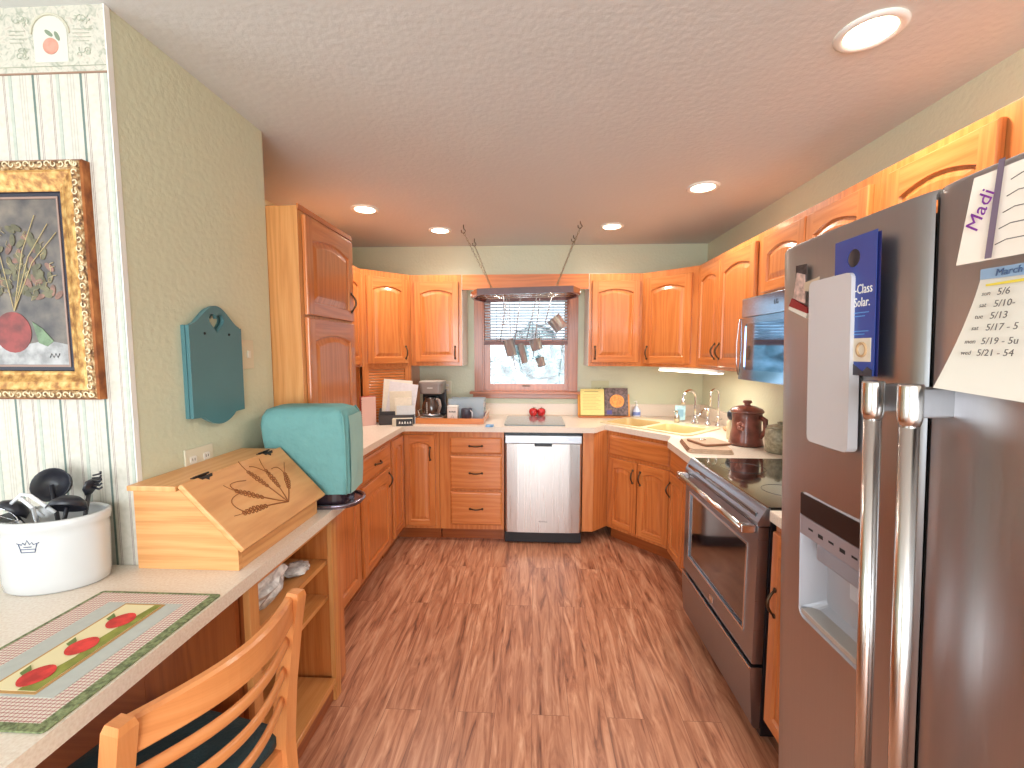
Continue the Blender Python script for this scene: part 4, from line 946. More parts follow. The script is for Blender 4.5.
# glass cutting board
tag(MB().prism(rrect(-.222, .246, 3.305, 3.77, .02), 'z', ZC, ZC+.008).build('cutting_board', plain('grey_glass_board', (104, 120, 124), .15, coat=.6)), 'grey green glass cutting board lying below the window', 'cutting board')
for k, (x, lab) in enumerate(((.0, 'left red apple behind the glass cutting board'), (.072, 'right red apple behind the glass cutting board'))):
    t = thing('apple', lab, 'apple', (x, 3.835, ZC), k*1.3, 'two red apples below window')
    smooth_all(MB().lathe([(.006, .002), (.02, .0), (.032, .014), (.038, .036), (.033, .058), (.018, .068), (.006, .061), (.001, .058)], n=24).build('fruit', plain('apple_red', (196, 34, 40), .25, coat=.4, var=.3, vscale=30), t))
    MB().tube([(0, 0, .058), (.004, 0, .08)], .0018, 6).build('stem', plain('stem_brown', (80, 56, 36), .7), t)
    MB().prism([(0, 0), (.012, .007), (.026, .003), (.014, -.005)], 'z', .074, .0755).build('leaf', plain('apple_leaf', (84, 116, 60), .6), t)
# cookbook on stand
t = thing('cookbook_stand', 'light wooden cookbook stand holding an open book by window', 'book stand', (.615, 3.80, ZC))
TL = Matrix.Rotation(math.radians(-14), 4, 'X')
MB().box(-.225, .225, -.004, .008, .004, .20, grain='x', M=TL, bev=.003).build('back_board', plain('amber_wood', (232, 156, 60), .4), t)
MB().box(-.225, .225, -.05, .0, 0, .012, grain='x', bev=.003).build('ledge', OAK, t)
t = thing('open_cookbook', 'open cookbook with yellow text page and orange soup photo', 'book', (.615, 3.785, ZC+.014))
MB().box(-.205, .0, -.018, -.004, 0, .232, M=TL, bev=.002).build('left_page', plain('yellow_page', (236, 218, 140), .6, var=.06, vscale=40), t)
pg = MB().box(.004, .205, -.018, -.004, 0, .240, M=TL, bev=.002).build('right_page', plain('dark_photo_page', (104, 84, 84), .4, var=.5, vscale=45), t)
mb = MB(); mb.prism([(.11+.062*math.cos(2*PI*k/24), .125+.058*math.sin(2*PI*k/24)) for k in range(24)], 'y', -.0195, -.0182); mb.xf(TL); mb.build('soup_picture', plain('soup_orange', (236, 150, 72), .5, var=.25, vscale=60), pg)
mb = MB(); mb.prism([(.02, .01), (.065, .01), (.065, .045), (.02, .045)], 'y', -.0195, -.0182); mb.xf(TL); mb.build('blue_patch', plain('violet_patch', (82, 76, 140), .5), pg)
mb = MB()
mb.box(-.17, -.05, -.0188, -.0181, .205, .211)
for k in range(11): mb.box(-.185, -.03-.02*(k % 3), -.0188, -.0181, .05+k*.013, .052+k*.013)
mb.xf(TL); mb.build('text_lines', plain('page_ink', (176, 150, 90), .7), t)
t = thing('soap_bottle', 'small clear white-blue pump bottle right of the cookbook', 'bottle', (.90, 3.82, ZC))
MB().lathe([(.03, 0), (.034, .005), (.034, .06), (.014, .085), (.012, .095)]).build('bottle', plain('bottle_pale_blue', (214, 220, 240), .2, coat=.5), t)
MB().lathe([(.0345, .018), (.0348, .02), (.0348, .045), (.0345, .047)], cap0=False, cap1=False).build('label', plain('bottle_label', (120, 140, 200), .5), t)
mb = MB(); mb.lathe([(.012, .095), (.012, .11), (.004, .112), (.004, .14)]); mb.tube([(0, 0, .138), (-.025, -.01, .136)], .0045, 6); mb.build('pump', WHITE, t)
# outlets
def plate(name, label, M, w=.072, h=.116, c=(226, 220, 196), kind='outlet'):
    t = thing(name, label, 'wall plate', (0, 0, 0)); t.matrix_world = M
    MB().box(-w/2, w/2, -.006, 0, -h/2, h/2, bev=.002).build('plate', plain('plate_%d' % c[2], c, .4), t)
    if kind == 'outlet':
        for dz in ((-.02, .02) if h > w else (0,)):
            for dx in ((0,) if h > w else (-.03, .03)):
                MB().prism(rrect(dx-.014, dx+.014, dz-.012, dz+.012, .006), 'y', -.008, -.006).build('socket', WHITE, t)
                mb = MB(); mb.box(dx-.006, dx-.004, -.0085, -.008, dz-.004, dz+.005); mb.box(dx+.004, dx+.006, -.0085, -.008, dz-.004, dz+.005); mb.build('slots', DARK, t)
    elif kind == 'switch': MB().box(-.008, .008, -.013, -.006, -.014, .014, bev=.002).build('toggle', plain('switch_ivory', (228, 222, 206), .4), t)
    elif kind == 'art':
        mb = MB()
        for k in range(6): mb.tube([(-.045+k*.008, -.007, -.04), (-.05+k*.011, -.007, -.005+.006*(k % 3))], .0015, 5)
        for x in (-.01, .03): mb.box(x-.004, x+.004, -.008, -.006, -.02, .0)
        mb.build('painted_grass', plain('plate_green', (120, 128, 84), .6), t)
    return t
T_ = Matrix.Translation
plate('outlet_plate', 'ivory duplex outlet on back wall behind coffee maker', T_((-.775, D-.0005, 1.16)))
plate('switch_plate', 'sage painted double switch plate right of the window', T_((.592, D-.0005, 1.165)), .155, .12, (200, 200, 160), 'art')
GW = lambda y, z: T_((XW+.0005, y, z)) @ Matrix.Rotation(R90, 4, 'Z')
plate('switch_plate', 'ivory light switch on green wall right of teal plaque', GW(1.70, 1.47), .07, .115, (218, 208, 180), 'switch')
plate('outlet_plate', 'ivory wide outlet on green wall behind the bread box', GW(1.42, 1.118), .125, .075, (222, 216, 194), 'outlet')

# right counter items
CT = plain('terracotta_glaze', (134, 78, 66), .3, coat=.4, var=.3, vscale=14, bump=.3, bscale=30)
t = thing('cookie_jar', 'brown glazed lidded stoneware jar with side handle behind the range', 'jar', (1.30, 2.70, ZC))
MB().lathe([(.085, 0), (.097, .006), (.092, .03), (.088, .06), (.082, .10), (.08, .16), (.084, .195), (.08, .2)], n=36).build('body', CT, t)
MB().lathe([(.09, .2), (.094, .208), (.085, .222), (.05, .238), (.02, .243), (.016, .25), (.026, .262), (.022, .272), (.002, .274)], n=36).build('lid', CT, t)
MB().tube([(.045, -.068, .18), (.055, -.11, .165), (.052, -.12, .11), (.045, -.085, .06)], [.012, .013, .012, .010], 10, flat=(1, 1.3)).build('handle', CT, t)
mb = MB(); 
for a in range(5): mb.lathe([(.011, -.003), (.011, .003), (.003, .006)], (-.062+.014*math.cos(a*1.257), -.062+.010*math.sin(a*1.257), .125+.017*math.sin(a*1.257)), 10, M=Matrix.Rotation(PI/2, 3, 'X') )
mb.build('flower_relief', plain('terracotta_light', (190, 128, 112), .4), t)
t = thing('stoneware_crock', 'speckled grey lidded stoneware crock right of brown jar', 'crock', (1.39, 2.50, ZC))
SW = plain('speckled_stoneware', (172, 164, 138), .4, var=.25, vscale=50)
MB().lathe([(.06, 0), (.07, .006), (.075, .08), (.072, .13), (.062, .14)], n=30).build('body', SW, t)
MB().lathe([(.066, .14), (.066, .148), (.03, .158), (.012, .16), (.016, .172), (.002, .176)], n=30).build('lid', SW, t)
t = thing('oil_bottle', 'pale bottle with dark round stopper left of brown jar', 'bottle', (1.285, 2.86, ZC))
MB().lathe([(.026, 0), (.03, .004), (.03, .11), (.02, .13)]).build('body', plain('bottle_cream', (214, 206, 170), .4), t)
MB().lathe([(.02, .13), (.03, .15), (.03, .175), (.018, .19)]).build('stopper', plain('stopper_dark', (50, 58, 70), .3), t)
TW = plain('tan_towel', (206, 176, 150), .9, bump=.6, bscale=120, var=.12, vscale=60); TW2 = plain('brown_towel_edge', (150, 106, 80), .9, bump=.5, bscale=120)
t = thing('folded_towel', 'large folded tan towel with brown stripes on worktop corner', 'towel', (1.02, 2.60, ZC), math.radians(-10))
for k in range(3):
    MB().prism(rrect(-.12+.004*k, .12-.004*k, -.17+.006*k, .17-.01*k, .03), 'z', .0005+k*.008, .0078+k*.008).build('fold', TW, t)
    MB().tube([(-.121+.004*k, -.14, .004+k*.008), (-.121+.004*k, .14, .004+k*.008)], .0038, 6).build('stripe', TW2, t)
t = thing('pot_holder', 'small brown quilted pot holder with metal ring on folded towel', 'pot holder', (1.045, 2.62, ZC+.0245), math.radians(14))
MB().prism(rrect(-.085, .085, -.09, .09, .02), 'z', 0, .014).build('pad', TW, t)
MB().tube([(p[0], p[1], .007) for p in rrect(-.085, .085, -.09, .09, .02)], .007, 6, closed=True).build('binding', TW2, t)
MB().tube([(-.02+.018*math.cos(2*PI*k/16), .03+.018*math.sin(2*PI*k/16), .0165) for k in range(16)], .002, 6, closed=True).build('ring', CHROME, t)

# ------------------------------------------------------------------ green wall plaque
t = thing('wall_plaque', 'teal painted wooden wall box with heart cut-out on green wall', 'wall box', (XW, 1.508, 1.413), R90)
TEAL = plain('teal_paint', (80, 124, 130), .3, var=.12, vscale=7)
def profile(w, z0, z1):
    P = [(-w, z0), ]
    P += [(-w*.62+(w*1.24)*i/12, z0-.034*math.sin(PI*i/12)**.8-.002) for i in range(13)]
    P += [(w, z0), (w, z1)]
    P += [(w*.93, z1)]+[(w*(.9-1.8*i/20), z1+.004+.070*math.sin(PI*i/20)**1.5) for i in range(21)]+[(-w*.93, z1), (-w, z1)]
    return P
hs = [(.036*math.sin(a)**3*1.0, .172+.0024*(13*math.cos(a)-5*math.cos(2*a)-2*math.cos(3*a)-math.cos(4*a))) for a in [2*PI*k/28 for k in range(28)]]
MB().prism(profile(.128, -.155, .155), 'y', -.026, -.014, [hs], grain='z').build('front_board', TEAL, t)
mb = MB(); MB().box(-.131, -.121, -.0135, 0, -.155, .155).build('side_board', TEAL, t); MB().box(.121, .131, -.0135, 0, -.155, .155).build('side_board', TEAL, t)
MB().prism(profile(.12, -.15, .15), 'y', -.004, -.0005, [hs]).build('back_board', TEAL, t)
for x in (-.06, .06): MB().lathe([(.005, 0), (.003, .003), (.001, .003)], (x, -.026, .13), 10, M=Matrix.Rotation(PI/2, 3, 'X')).build('peg_hole', DARK, t)

# ------------------------------------------------------------------ bread box
t = thing('bread_box', 'slant-front oak bread box with carved wheat lid on desk top', 'bread box', (0, 0, ZD+.0005))
xb, xf_, yb0, yb1 = -1.148, -.845, 1.170, 1.625
side = [(xb, 0), (xf_, 0), (xf_, .062), (-1.01, .236), (xb, .236)]
mb = MB()
for y in (yb0, yb1-.015): MB().prism(side, 'y', y, y+.015, grain='x').build('side_board', BBOX, t)
mb = MB(); mb.box(xf_-.014, xf_, yb0+.0155, yb1-.0155, 0, .060, grain='y'); mb.build('front_board', BBOX, t)
MB().box(xb, xb+.012, yb0+.0155, yb1-.0155, 0, .235, grain='y').build('back_board', BBOX, t)
MB().box(xb-.0005, -1.004, yb0-.02, yb1+.012, .2365, .252, grain='y', bev=.003).build('top_board', BBOX, t)
# lid
a0 = Vector((-1.003, .0, .2475)); a1 = Vector((-.826, 0, .060)); dl = (a1-a0); Ld = dl.length; dn = dl.normalized(); up = Vector((dn.z*-1, 0, dn.x))
Mf = Matrix(((dn.x, 0, up.x, a0.x), (0, 1, 0, 0), (dn.z, 0, up.z, a0.z), (0, 0, 0, 1)))
mb = MB(); mb.box(0, Ld, yb0-.016, yb1+.014, 0, .016, grain='x', bev=.004, M=Mf); lid = mb.build('lid', BBOX, t)
CARV = plain('carved_brown', (150, 88, 40), .6)
def carve(pts, r=.0022): 
    mb = carve.mb; mb.tube([Mf @ Vector((p[0], p[1], .0165)) for p in pts], r, 5)
carve.mb = MB()
base = Vector((.205, 1.44))
def ear(tip, bend, n=7, wd=.012):
    tip = Vector(tip); mid = (base+tip)/2+Vector(bend); P = []
    for i in range(13):
        s = i/12; P.append(base*(1-s)**2+mid*2*s*(1-s)+tip*s*s)
    carve([(p.x, p.y) for p in P])
    for i in range(6, 13):
        p = P[i]; d = (P[i]-P[i-1]).normalized(); q = Vector((-d.y, d.x)); s = wd*(1-abs(i-9)/7)
        for sg in (-1, 1): 
            e = p+d*.010+q*sg*s; carve([(p.x, p.y), ((p.x+e.x)/2+q.x*sg*s*.4, (p.y+e.y)/2+q.y*sg*s*.4), (e.x, e.y), (p.x+d.x*.014, p.y+d.y*.014)], .0019)
    # awn
    d = (P[12]-P[10]).normalized(); carve([(P[12].x+d.x*.05*s, P[12].y+d.y*.05*s+.01*s*s) for s in (0, .4, .8, 1.2)], .0011)
ear((.165, 1.26), (-.01, .0)); ear((.095, 1.30), (.0, -.01)); ear((.055, 1.40), (-.01, .0)); ear((.075, 1.47), (.01, .01)); ear((.115, 1.535), (.01, .01))
for (a, b, c) in (((.165, 1.26), (.10, 1.21), (.10, 1.30)), ((.095, 1.30), (.04, 1.26), (.07, 1.36)), ((.075, 1.47), (.03, 1.44), (.03, 1.42)), ((.115, 1.535), (.06, 1.55), (.07, 1.50))):
    a, b, c = Vector(a), Vector(b), Vector(c); carve([tuple(a*(1-s)**2+b*2*s*(1-s)+c*s*s) for s in [i/8 for i in range(9)]], .0014)
carve.mb.build('wheat_carving', CARV, lid)
for y in (1.245, 1.555):
    mb = MB(); mb.prism([(p[0], p[1]) for p in ((.002, y-.028), (.012, y-.020), (.012, y-.008), (.020, y), (.012, y+.008), (.012, y+.020), (.002, y+.028))], 'z', .0163, .0178); mb.xf(Mf); mb.tube([(-1.003, y-.03, .258), (-1.003, y+.03, .258)], .0032, 8); mb.box(-1.018, -1.004, y-.024, y+.024, .2525, .2545); mb.build('hinge', plain('black_iron', (52, 44, 40), .5, .5), t)

# ------------------------------------------------------------------ covered mixer
t = thing('covered_toaster', 'countertop appliance under fitted teal cloth cover by the pantry', 'appliance', (-.905, 1.755, ZD+.0005), math.radians(4))
AQ = plain('aqua_velour', (108, 158, 156), .95, bump=.9, bscale=22, var=.10, vscale=16)
AQ2 = plain('pale_aqua_satin', (150, 190, 184), .6, bump=.4, bscale=14, var=.1, vscale=10)
mb = MB(); L = []
random.seed(2)
def cov_ring(hx, hy, z, r, cx=0, wob=0):
    q = rrect(-hx+cx, hx+cx, -hy, hy, r, 6); return [(p[0]+random.uniform(-wob, wob), p[1]+random.uniform(-wob, wob), z) for p in q]
prof = [(.150, .09, .058, .03, .01), (.158, .093, .12, .03, .006), (.165, .096, .2, .03, 0), (.172, .098, .28, .03, -.006), (.174, .098, .34, .03, -.01), (.172, .095, .375, .04, -.012), (.160, .085, .398, .045, -.013), (.130, .06, .410, .04, -.014)]
mb.loops([cov_ring(a, b, z, r, cx, .002) for a, b, z, r, cx in prof], smooth=True, cap1=True)
cv = mb.build('cloth_cover', AQ, t)
# pale side gusset facing the aisle
mb = MB(); LL = []
for a, b, z, r, cx in prof[:6]: LL.append([(a+cx+.0035, -b*.80, z), (a+cx+.008+random.uniform(-.003, .003), -b*.3, z), (a+cx+.004+random.uniform(-.003, .004), b*.3, z), (a+cx+.0035, b*.80, z)])
mb.loops(LL, close=False, smooth=True); mb.build('side_gusset', AQ2, t)
mb = MB(); mb.tube([(x, -b*1.0-.001, z) for x, b, z in [(p[0]*.93+p[4], p[1], p[2]) for p in prof[:7]]], .004, 6); mb.tube([(x, b*1.0, z) for x, b, z in [(p[0]*.93+p[4], p[1], p[2]) for p in prof[:7]]], .004, 6); mb.build('piping', AQ, t)
mb = MB(); mb.prism(rrect(-.13, .14, -.08, .08, .05), 'z', .012, .072); mb.build('body', plain('appliance_dark', (50, 36, 44), .25, coat=.5), t)
mb = MB(); mb.prism(rrect(-.15, .185, -.10, .10, .09, 8), 'z', 0, .010); mb.tube([(p[0], p[1], .012) for p in rrect(-.15, .185, -.10, .10, .09, 8)], .008, 8, closed=True); mb.build('base_plate', plain('gunmetal', (130, 120, 132), .2, .9), t)

# ------------------------------------------------------------------ crock with utensils
CK = plain('white_stoneware', (206, 206, 206), .18, coat=.6, var=.03)
CX, CY, ax_, ay_ = -1.300, 1.090, .122, .082
t = thing('stoneware_crock', 'large oval white stoneware crock with blue crown on desk', 'crock', (CX, CY, ZD+.0005), math.radians(12))
mb = MB(); mb.lathe([(.90, 0), (.955, .006), (.975, .03), (1.0, .15), (1.0, .168), (1.035, .172), (1.04, .186), (1.03, .194), (.97, .196), (.94, .188), (.93, .02), (.01, .012)], n=56, sx=ax_, sy=ay_, cap1=True)
mb.build('vessel', CK, t)
BLI = plain('crown_ink', (70, 84, 120), .5)
mb = MB()
def cr(u, z):   # point on the crock's front surface
    th = -PI/2+u/ax_*1.05; return (ax_*1.002*math.cos(th), ay_*1.002*math.sin(th), z)
u0 = .0
for pts in ([(-.024, .125), (-.02, .112), (.02, .112), (.024, .125)], [(-.02, .112), (-.018, .104), (.018, .104), (.02, .112)], [(-.03, .128), (-.015, .124), (-.012, .130), (-.006, .124), (0, .136), (.006, .124), (.012, .130), (.015, .124), (.03, .128)], [(-.01, .118), (.01, .118)]):
    mb.tube([cr(p[0]*.8+u0, p[1]+.016) for p in pts], .0011, 5)
mb.build('crown_mark', BLI, t)
CZ = ZD
def utensil(name, label, bot, top, hm, head, cat):
    t = thing(name, label, cat, bot); b = Vector(bot); v = Vector(top)-b
    MB().tube([(0, 0, 0), v*.5, v], .006, 8, flat=(1, .7)).build('shaft', hm, t); head(t, v); return t
NY = plain('black_nylon', (36, 36, 44), .35)
def ladle(scale, tilt):
    def f(t, v):
        mb = MB(); M = Matrix.Rotation(tilt[0], 3, 'X') @ Matrix.Rotation(tilt[1], 3, 'Y')
        mb.lathe([(.002, -.030*scale), (.02*scale, -.027*scale), (.036*scale, -.014*scale), (.042*scale, .004*scale), (.040*scale, .004*scale), (.032*scale, -.012*scale), (.002, -.024*scale)], v, 24, M=M); mb.build('bowl', NY, t)
    return f
utensil('ladle', 'large black ladle bowl standing tallest at back of crock', (CX+.0, CY+.02, ZD+.03), (CX-.035, CY+.03, ZD+.262), NY, ladle(1.1, (1.25, .3)), 'ladle')
utensil('serving_spoon', 'black nylon spoon bowl leaning over right rim of crock', (CX-.02, CY, ZD+.03), (CX+.052, CY-.01, ZD+.215), NY, ladle(1.0, (2.6, .15)), 'spoon')
utensil('serving_spoon', 'black spoon lying low at left behind the whisk', (CX+.01, CY, ZD+.03), (CX-.095, CY-.02, ZD+.205), NY, ladle(.9, (2.4, -.3)), 'spoon')
def fork(t, v):
    mb = MB(); q = Vector((.12, -.10, .3)); 
    mb.tube([v, v+Vector((.006, 0, .02)), v+Vector((.018, 0, .04))], [.01, .022, .024], 10, flat=(1, .3))
    for k in range(5): mb.tube([v+Vector((.006+k*.003, 0, .022+k*.008)), v+Vector((.034+k*.002, -.002, .016+k*.011)), v+Vector((.044, -.004, .022+k*.011))], .0028, 6)
    mb.build('tines', NY, t)
utensil('pasta_server', 'black toothed pasta server standing at right back of crock', (CX+.03, CY+.02, ZD+.03), (CX+.066, CY+.035, ZD+.235), NY, fork, 'pasta server')
def whisk(t, v):
    mb = MB()
    d = Vector((-.5, -.25, .35)).normalized(); u = d.cross(Vector((0, 0, 1))).normalized(); w = d.cross(u)
    for k in range(6):
        a = PI*k/6; mb.tube([v+d*(.10*s/12)+(u*math.cos(a)+w*math.sin(a))*.033*math.sin(PI*s/12)**.8 for s in range(13)], .0013, 5)
    mb.build('wires', CHROME, t)
utensil('whisk', 'steel balloon whisk leaning out at left of crock', (CX+.04, CY, ZD+.03), (CX-.04, CY-.05, ZD+.19), STEEL, whisk, 'whisk')
def masher(t, v):
    mb = MB(); W_ = Vector((.045, .0, .0)); q = Vector((.0, -.01, .03))
    mb.tube([v-W_*1.6, v-W_*.3+q*1.3, v+W_*.2+q*1.2, v+W_*1.2-q*.5], .003, 6, flat=(1, 1.6)); mb.tube([v-W_*.5+q, v+W_*.3-q], .003, 6, flat=(1, 1.6)); mb.build('wire_head', plain('white_plastic', (226, 226, 230), .4), t)
utensil('potato_masher', 'white wire masher head lying across top of crock', (CX, CY-.02, ZD+.03), (CX-.02, CY-.03, ZD+.22), STEEL, masher, 'masher')

# ------------------------------------------------------------------ placemat
pz = ZD+.0008
t = thing('placemat', 'quilted placemat with three red apples and green border on desk', 'placemat', (0, 0, pz), math.radians(0))
x0, x1, y0_, y1_ = -1.128, -.806, .632, 1.045
def plaid():
    m, nt, b = new_mat('plaid_weave'); tc = N(nt, 'ShaderNodeTexCoord'); sx = N(nt, 'ShaderNodeSeparateXYZ'); nt.links.new(tc.outputs['Object'], sx.inputs[0]); outs = []
    for ax, per in ((0, .0085), (1, .0075)):
        a = N(nt, 'ShaderNodeMath', operation='ADD'); a.inputs[1].default_value = 10; nt.links.new(sx.outputs[ax], a.inputs[0])
        d = N(nt, 'ShaderNodeMath', operation='MODULO'); d.inputs[1].default_value = per; nt.links.new(a.outputs[0], d.inputs[0])
        c = N(nt, 'ShaderNodeMath', operation='LESS_THAN'); c.inputs[1].default_value = per*.25; nt.links.new(d.outputs[0], c.inputs[0]); outs.append(c)
    s = N(nt, 'ShaderNodeMath', operation='ADD'); nt.links.new(outs[0].outputs[0], s.inputs[0]); nt.links.new(outs[1].outputs[0], s.inputs[1])
    mu = N(nt, 'ShaderNodeMath', operation='MULTIPLY'); mu.inputs[1].default_value = .5; nt.links.new(s.outputs[0], mu.inputs[0])
    r = ramp(nt, [(0, srgb(222, 210, 196)), (.5, srgb(190, 140, 134)), (1, srgb(150, 84, 86))]); nt.links.new(mu.outputs[0], r.inputs[0]); nt.links.new(r.outputs[0], b.inputs['Base Color']); b.inputs['Roughness'].default_value = .9; return m
GRB = plain('olive_border_cloth', (122, 132, 92), .9, var=.35, vscale=120, bump=.4, bscale=150)
MB().prism(rrect(x0, x1, y0_, y1_, .006, 2), 'z', 0, .003, [[(x0+.009, y0_+.016), (x1-.024, y0_+.016), (x1-.024, y1_-.008), (x0+.009, y1_-.008)]]).build('border', GRB, t)
MB().prism([(x0+.009, y0_+.016), (x1-.024, y0_+.016), (x1-.024, y1_-.008), (x0+.009, y1_-.008)], 'z', 0, .0028).build('plaid_field', plaid(), t)
GRY = plain('grey_blue_cloth', (186, 190, 184), .9, var=.1, vscale=60)
MB().box(-1.060, -.868, .70, .995, .003, .0038).build('grey_panel', GRY, t)
MB().box(-1.012, -.908, .705, .990, .004, .0048).build('gold_frame', plain('gold_cloth', (190, 148, 92), .9), t)
MB().box(-1.006, -.914, .711, .984, .005, .0056).build('cream_panel', plain('cream_cloth', (232, 220, 176), .9, var=.05), t)
MB().prism([(-.914, .711), (-.914, .984), (-.930, .984), (-.938, .92), (-.944, .85), (-.936, .80), (-.948, .74), (-.950, .711)], 'z', .0058, .0064).build('green_ground', plain('moss_cloth', (138, 142, 64), .9, var=.15, vscale=40), t)
for k, y in enumerate((.747, .832, .920)):
    P = []
    for j in range(24):
        a = 2*PI*j/24; P.append((-.955+.025*math.cos(a)*(1+.08*math.cos(2*a)), y+.029*math.sin(a)))
    ap = MB().prism(P, 'z', .0066, .0074).build('apple_motif', plain('apple_cloth', (206, 62, 56), .9, var=.25, vscale=30), t)
    MB().prism([(-.978, y-.004), (-.995, y+.004), (-.998, y+.026), (-.982, y+.014)], 'z', .0066, .0072).build('leaf_motif', plain('leaf_cloth', (110, 128, 70), .9), t)

# ------------------------------------------------------------------ framed painting
t = thing('framed_painting', 'gilt framed still life painting on striped wallpaper', 'painting', (-1.224, YW-.0005, 1.345), 0)
FW, FH = .52, .655; t.scale = (1, .6, 1)
def goldm(name, a, b_, c, sc, bump):
    m, nt, b = new_mat(name); tc = N(nt, 'ShaderNodeTexCoord'); n = N(nt, 'ShaderNodeTexNoise'); n.inputs['Scale'].default_value = sc; n.inputs['Detail'].default_value = 6; nt.links.new(tc.outputs['Object'], n.inputs['Vector'])
    r = ramp(nt, [(.35, srgb(*a)), (.5, srgb(*b_)), (.68, srgb(*c))]); nt.links.new(n.outputs[0], r.inputs[0]); nt.links.new(r.outputs[0], b.inputs['Base Color']); b.inputs['Metallic'].default_value = .45; b.inputs['Roughness'].default_value = .4
    bp = N(nt, 'ShaderNodeBump'); bp.inputs['Strength'].default_value = bump; bp.inputs['Distance'].default_value = .006; nt.links.new(n.outputs[0], bp.inputs['Height']); nt.links.new(bp.outputs[0], b.inputs['Normal']); return m
GOLD = goldm('antique_gold', (146, 96, 48), (196, 146, 80), (220, 182, 118), 45, .3); GOLDO = goldm('carved_gold', (92, 62, 42), (158, 118, 74), (214, 190, 150), 80, .9)
GOLDE = goldm('brown_gold', (120, 66, 36), (158, 92, 48), (186, 120, 68), 20, .1)
def ring(m0, m1): # rectangle loop at margin, x from -FW..0
    return lambda d, y: [(-FW+d, y, d), (-d, y, d), (-d, y, FH-d), (-FW+d, y, FH-d)]
rg = ring(0, 0)
MB().loops([rg(0, 0), rg(0, -.03), rg(.004, -.036)]) if 0 else None
mb = MB(); mb.loops([rg(0, 0), rg(0, -.035), rg(.004, -.042)], grain='z'); mb.build('frame_side', GOLDE, t)
mb = MB(); mb.loops([rg(.004, -.042), rg(.008, -.05), rg(.016, -.054), rg(.024, -.050), rg(.028, -.044)]); fr = mb.build('carved_edge', GOLDO, t)
mb = MB(); random.seed(8)
for side_ in range(4):
    n = 26
    for k in range(n):
        s = (k+.5)/n
        if side_ == 0: x, z = -FW+FW*s, .015
        elif side_ == 1: x, z = -.015, FH*s
        elif side_ == 2: x, z = -FW+FW*s, FH-.015
        else: x, z = -FW+.015, FH*s
        ph = k*2.1
        mb.tube([(x+.009*math.cos(ph+j*.7)*(1-j/12), -.054, z+.009*math.sin(ph+j*.7)*(1-j/12)) for j in range(8)], .0022, 5)
mb.build('scroll_carving', plain('carving_highlight', (224, 206, 170), .4, .4), fr)
mb = MB(); mb.loops([rg(.028, -.044), rg(.034, -.046), rg(.05, -.040), rg(.07, -.026), rg(.076, -.024), rg(.080, -.020)], grain='z'); mb.build('gilt_cove', GOLD, t)
mb = MB(); mb.loops([rg(.080, -.020), rg(.082, -.012), rg(.092, -.012)]); mb.build('dark_liner', plain('dark_navy', (36, 34, 48), .5), t)
mb = MB(); mb.loops([rg(.092, -.012), rg(.092, -.016), rg(.097, -.016), rg(.098, -.013)]); mb.build('inner_fillet', plain('fillet_mauve', (150, 122, 110), .5), t)
def canvas():
    m, nt, b = new_mat('canvas_paint'); tc = N(nt, 'ShaderNodeTexCoord'); n = N(nt, 'ShaderNodeTexNoise'); n.inputs['Scale'].default_value = 16; n.inputs['Detail'].default_value = 8; nt.links.new(tc.outputs['Object'], n.inputs['Vector'])
    r = ramp(nt, [(.3, srgb(56, 52, 54)), (.5, srgb(92, 84, 80)), (.7, srgb(122, 110, 98))]); nt.links.new(n.outputs[0], r.inputs[0]); nt.links.new(r.outputs[0], b.inputs['Base Color']); b.inputs['Roughness'].default_value = .45; return m
cvs = MB().box(-FW+.097, -.097, -.010, -.006, .097, FH-.097).build('canvas', canvas(), t)
MB().prism([(-FW+.098, .098), (-.098, .098), (-.098, .155), (-.16, .168), (-.25, .15), (-FW+.098, .16)], 'y', -.0112, -.0101).build('painted_cloth', plain('painted_white', (158, 156, 156), .5, var=.3, vscale=25), cvs)
mb = MB(); P = [(-.26+.055*math.cos(2*PI*k/24)+0, .19+.058*math.sin(2*PI*k/24)) for k in range(24)]; mb.prism(P, 'y', -.0122, -.0113); mb.build('painted_vase', plain('painted_red', (124, 44, 38), .45, var=.35, vscale=28), cvs)
random.seed(14)
for nm, c, cnt, spread in (('painted_leaves', (98, 92, 66), 60, 1), ('painted_flowers', (128, 92, 78), 30, 1), ('painted_highlights', (170, 154, 120), 40, 1)):
    mb = MB()
    for k in range(cnt):
        a = random.uniform(.15, 2.9); r = random.uniform(.04, .2) if nm != 'painted_highlights' else random.uniform(.03, .22)
        x = min(-.108, max(-FW+.11, -.26+r*math.cos(a)*.75)); z = min(FH-.12, .26+r*math.sin(a)*1.15)
        if nm == 'painted_highlights':
            mb.tube([(x, -.0135, z), (min(-.102, x+.012*math.cos(a+1)), -.0135, z+.012*math.sin(a+1)), (min(-.102, x+.02*math.cos(a+.4)), -.0135, z+.02*math.sin(a+.4))], .0011, 4)
        else:
            q = random.uniform(0, 3); P = [(.017*math.cos(j*PI/5), .008*math.sin(j*PI/5)) for j in range(10)]
            mb.prism([(min(-.1, x+p[0]*math.cos(q)-p[1]*math.sin(q)), z+p[0]*math.sin(q)+p[1]*math.cos(q)) for p in P], 'y', -.0125-.00002*k, -.0115)
    mb.build(nm, plain(nm, c, .5, var=.3, vscale=40), cvs)
mb = MB()
for dx, dz in ((.10, .30), (.12, .27), (.07, .33), (-.05, .3)): mb.tube([(-.25, -.0135, .25), (-.25+dx*.55, -.0135, .25+dz*.5), (-.25+dx*1.2, -.0135, .25+dz*.8)], .0014, 4)
mb.build('painted_stems', plain('painted_straw', (190, 168, 122), .5), cvs)
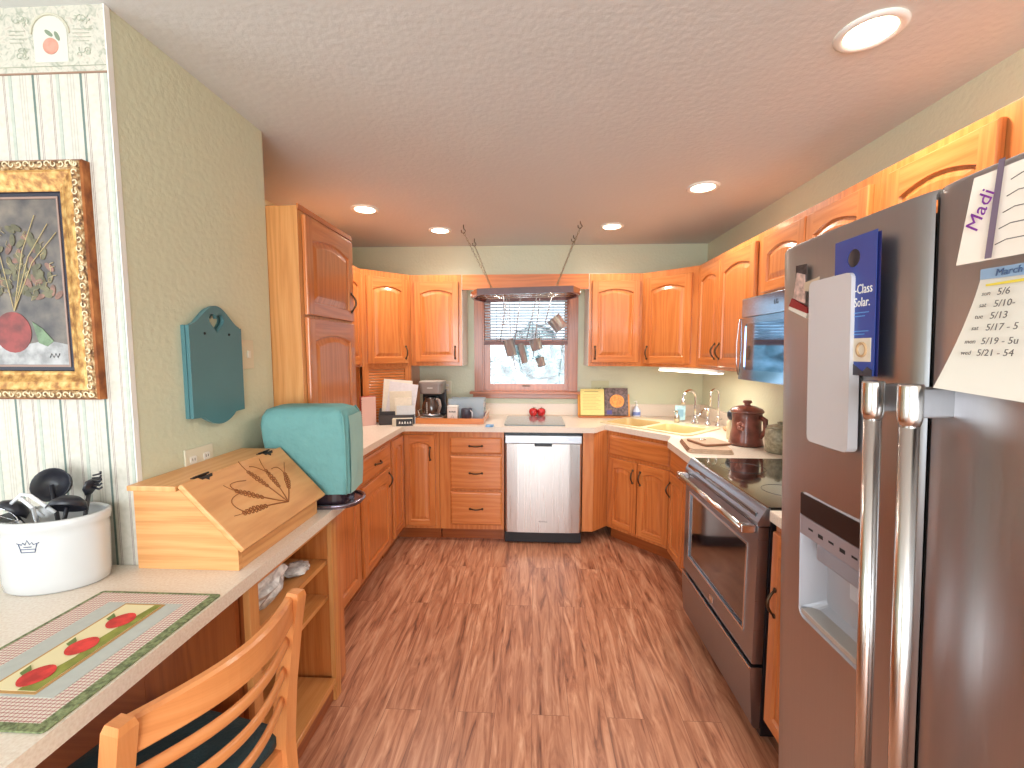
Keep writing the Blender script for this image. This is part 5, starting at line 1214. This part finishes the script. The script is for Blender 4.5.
MB().prism([(-.2, .22), (-.185, .16), (-.16, .15), (-.14, .165), (-.17, .2)], 'y', -.0128, -.0115).build('painted_green_leaf', plain('painted_sage', (102, 122, 92), .5, var=.3, vscale=40), cvs)
mb = MB(); mb.tube([(-.155+.006*j, -.0126, .118+.012*(j % 2)) for j in range(6)], .0011, 4); mb.build('signature', DARK, cvs)

# ------------------------------------------------------------------ chair (faces -X, towards the desk)
t = thing('desk_chair', 'curved slat-back wooden chair with dark teal seat at the desk', 'chair', (-.905, .900, 0), math.radians(-11))
TS = plain('dark_teal_seat', (28, 58, 66), .6, bump=.3, bscale=120)
# local: back at +x, seat towards -x, width along y
def post(y):
    mb = MB(); L = []
    for z, x, w in ((0, .265, .016), (.25, .215, .018), (.44, .20, .020), (.60, .215, .019), (.75, .238, .018), (.850, .256, .018), (.864, .258, .014)):
        L.append([(x-w, y-w*.9, z), (x+w*1.2, y-w*.9, z), (x+w*1.2, y+w*.9, z), (x-w, y+w*.9, z)])
    mb.loops(L, grain='z', cap0=True, cap1=True); return mb
for y in (-.205, .205): post(y).build('leg', CHAIRW, t)
for y in (-.19, .19):
    mb = MB(); mb.loops([[(-.21-w, y-w, z), (-.21+w, y-w, z), (-.21+w, y+w, z), (-.21-w, y+w, z)] for z, w in ((0, .014), (.4, .02), (.425, .02))], grain='z', cap0=True, cap1=True); mb.build('leg', CHAIRW, t)
def curve_rail(z0, z1, xo, bow, th, round_=False):
    mb = MB(); n = 16; L = []
    for i in range(n+1):
        s = i/n; y = -.19+.38*s; b = bow*math.sin(PI*s); x = xo+b
        if round_: L.append([(x+th*math.cos(2*PI*k/10), y, (z0+z1)/2+(z1-z0)/2*math.sin(2*PI*k/10)) for k in range(10)])
        else:
            zz1 = z1+.006*math.sin(PI*s); L.append([(x-th, y, z0), (x+th*.4, y, z0), (x+th, y, z0+.006), (x+th, y, zz1-.006), (x+th*.4, y, zz1), (x-th, y, zz1)])
    mb.loops(L, grain='y', cap0=True, cap1=True, smooth=round_); return mb
curve_rail(.785, .855, .252, .055, .010).build('top_rail', CHAIRW, t)
for z0, z1, xo in ((.718, .748, .238), (.636, .664, .226), (.553, .580, .216)): curve_rail(z0, z1, xo, .060, .009, True).build('slat', CHAIRW, t)
for a in ((-.20, .19, -.20, -.18), (-.20, .19, .18, .20)): MB().box(a[0], a[1], a[2], a[3], .375, .425, grain='x').build('seat_rail', CHAIRW, t)
for x in (-.215, .19): MB().box(x, x+.02, -.19, .19, .375, .425, grain='y').build('seat_rail', CHAIRW, t)
mb = MB(); mb.loops([[(p[0], p[1], z) for p in rrect(-.235+d, .20-d, -.215+d, .215-d, .05)] for d, z in ((.012, .426), (0, .436), (0, .46), (.012, .474), (.05, .482))], smooth=True, cap0=True, cap1=True); mb.build('seat', TS, t)
for y in (-.19, .19): MB().tube([(-.21, y, .18), (.22, y*1.07, .18)], .009, 8).build('stretcher', CHAIRW, t)
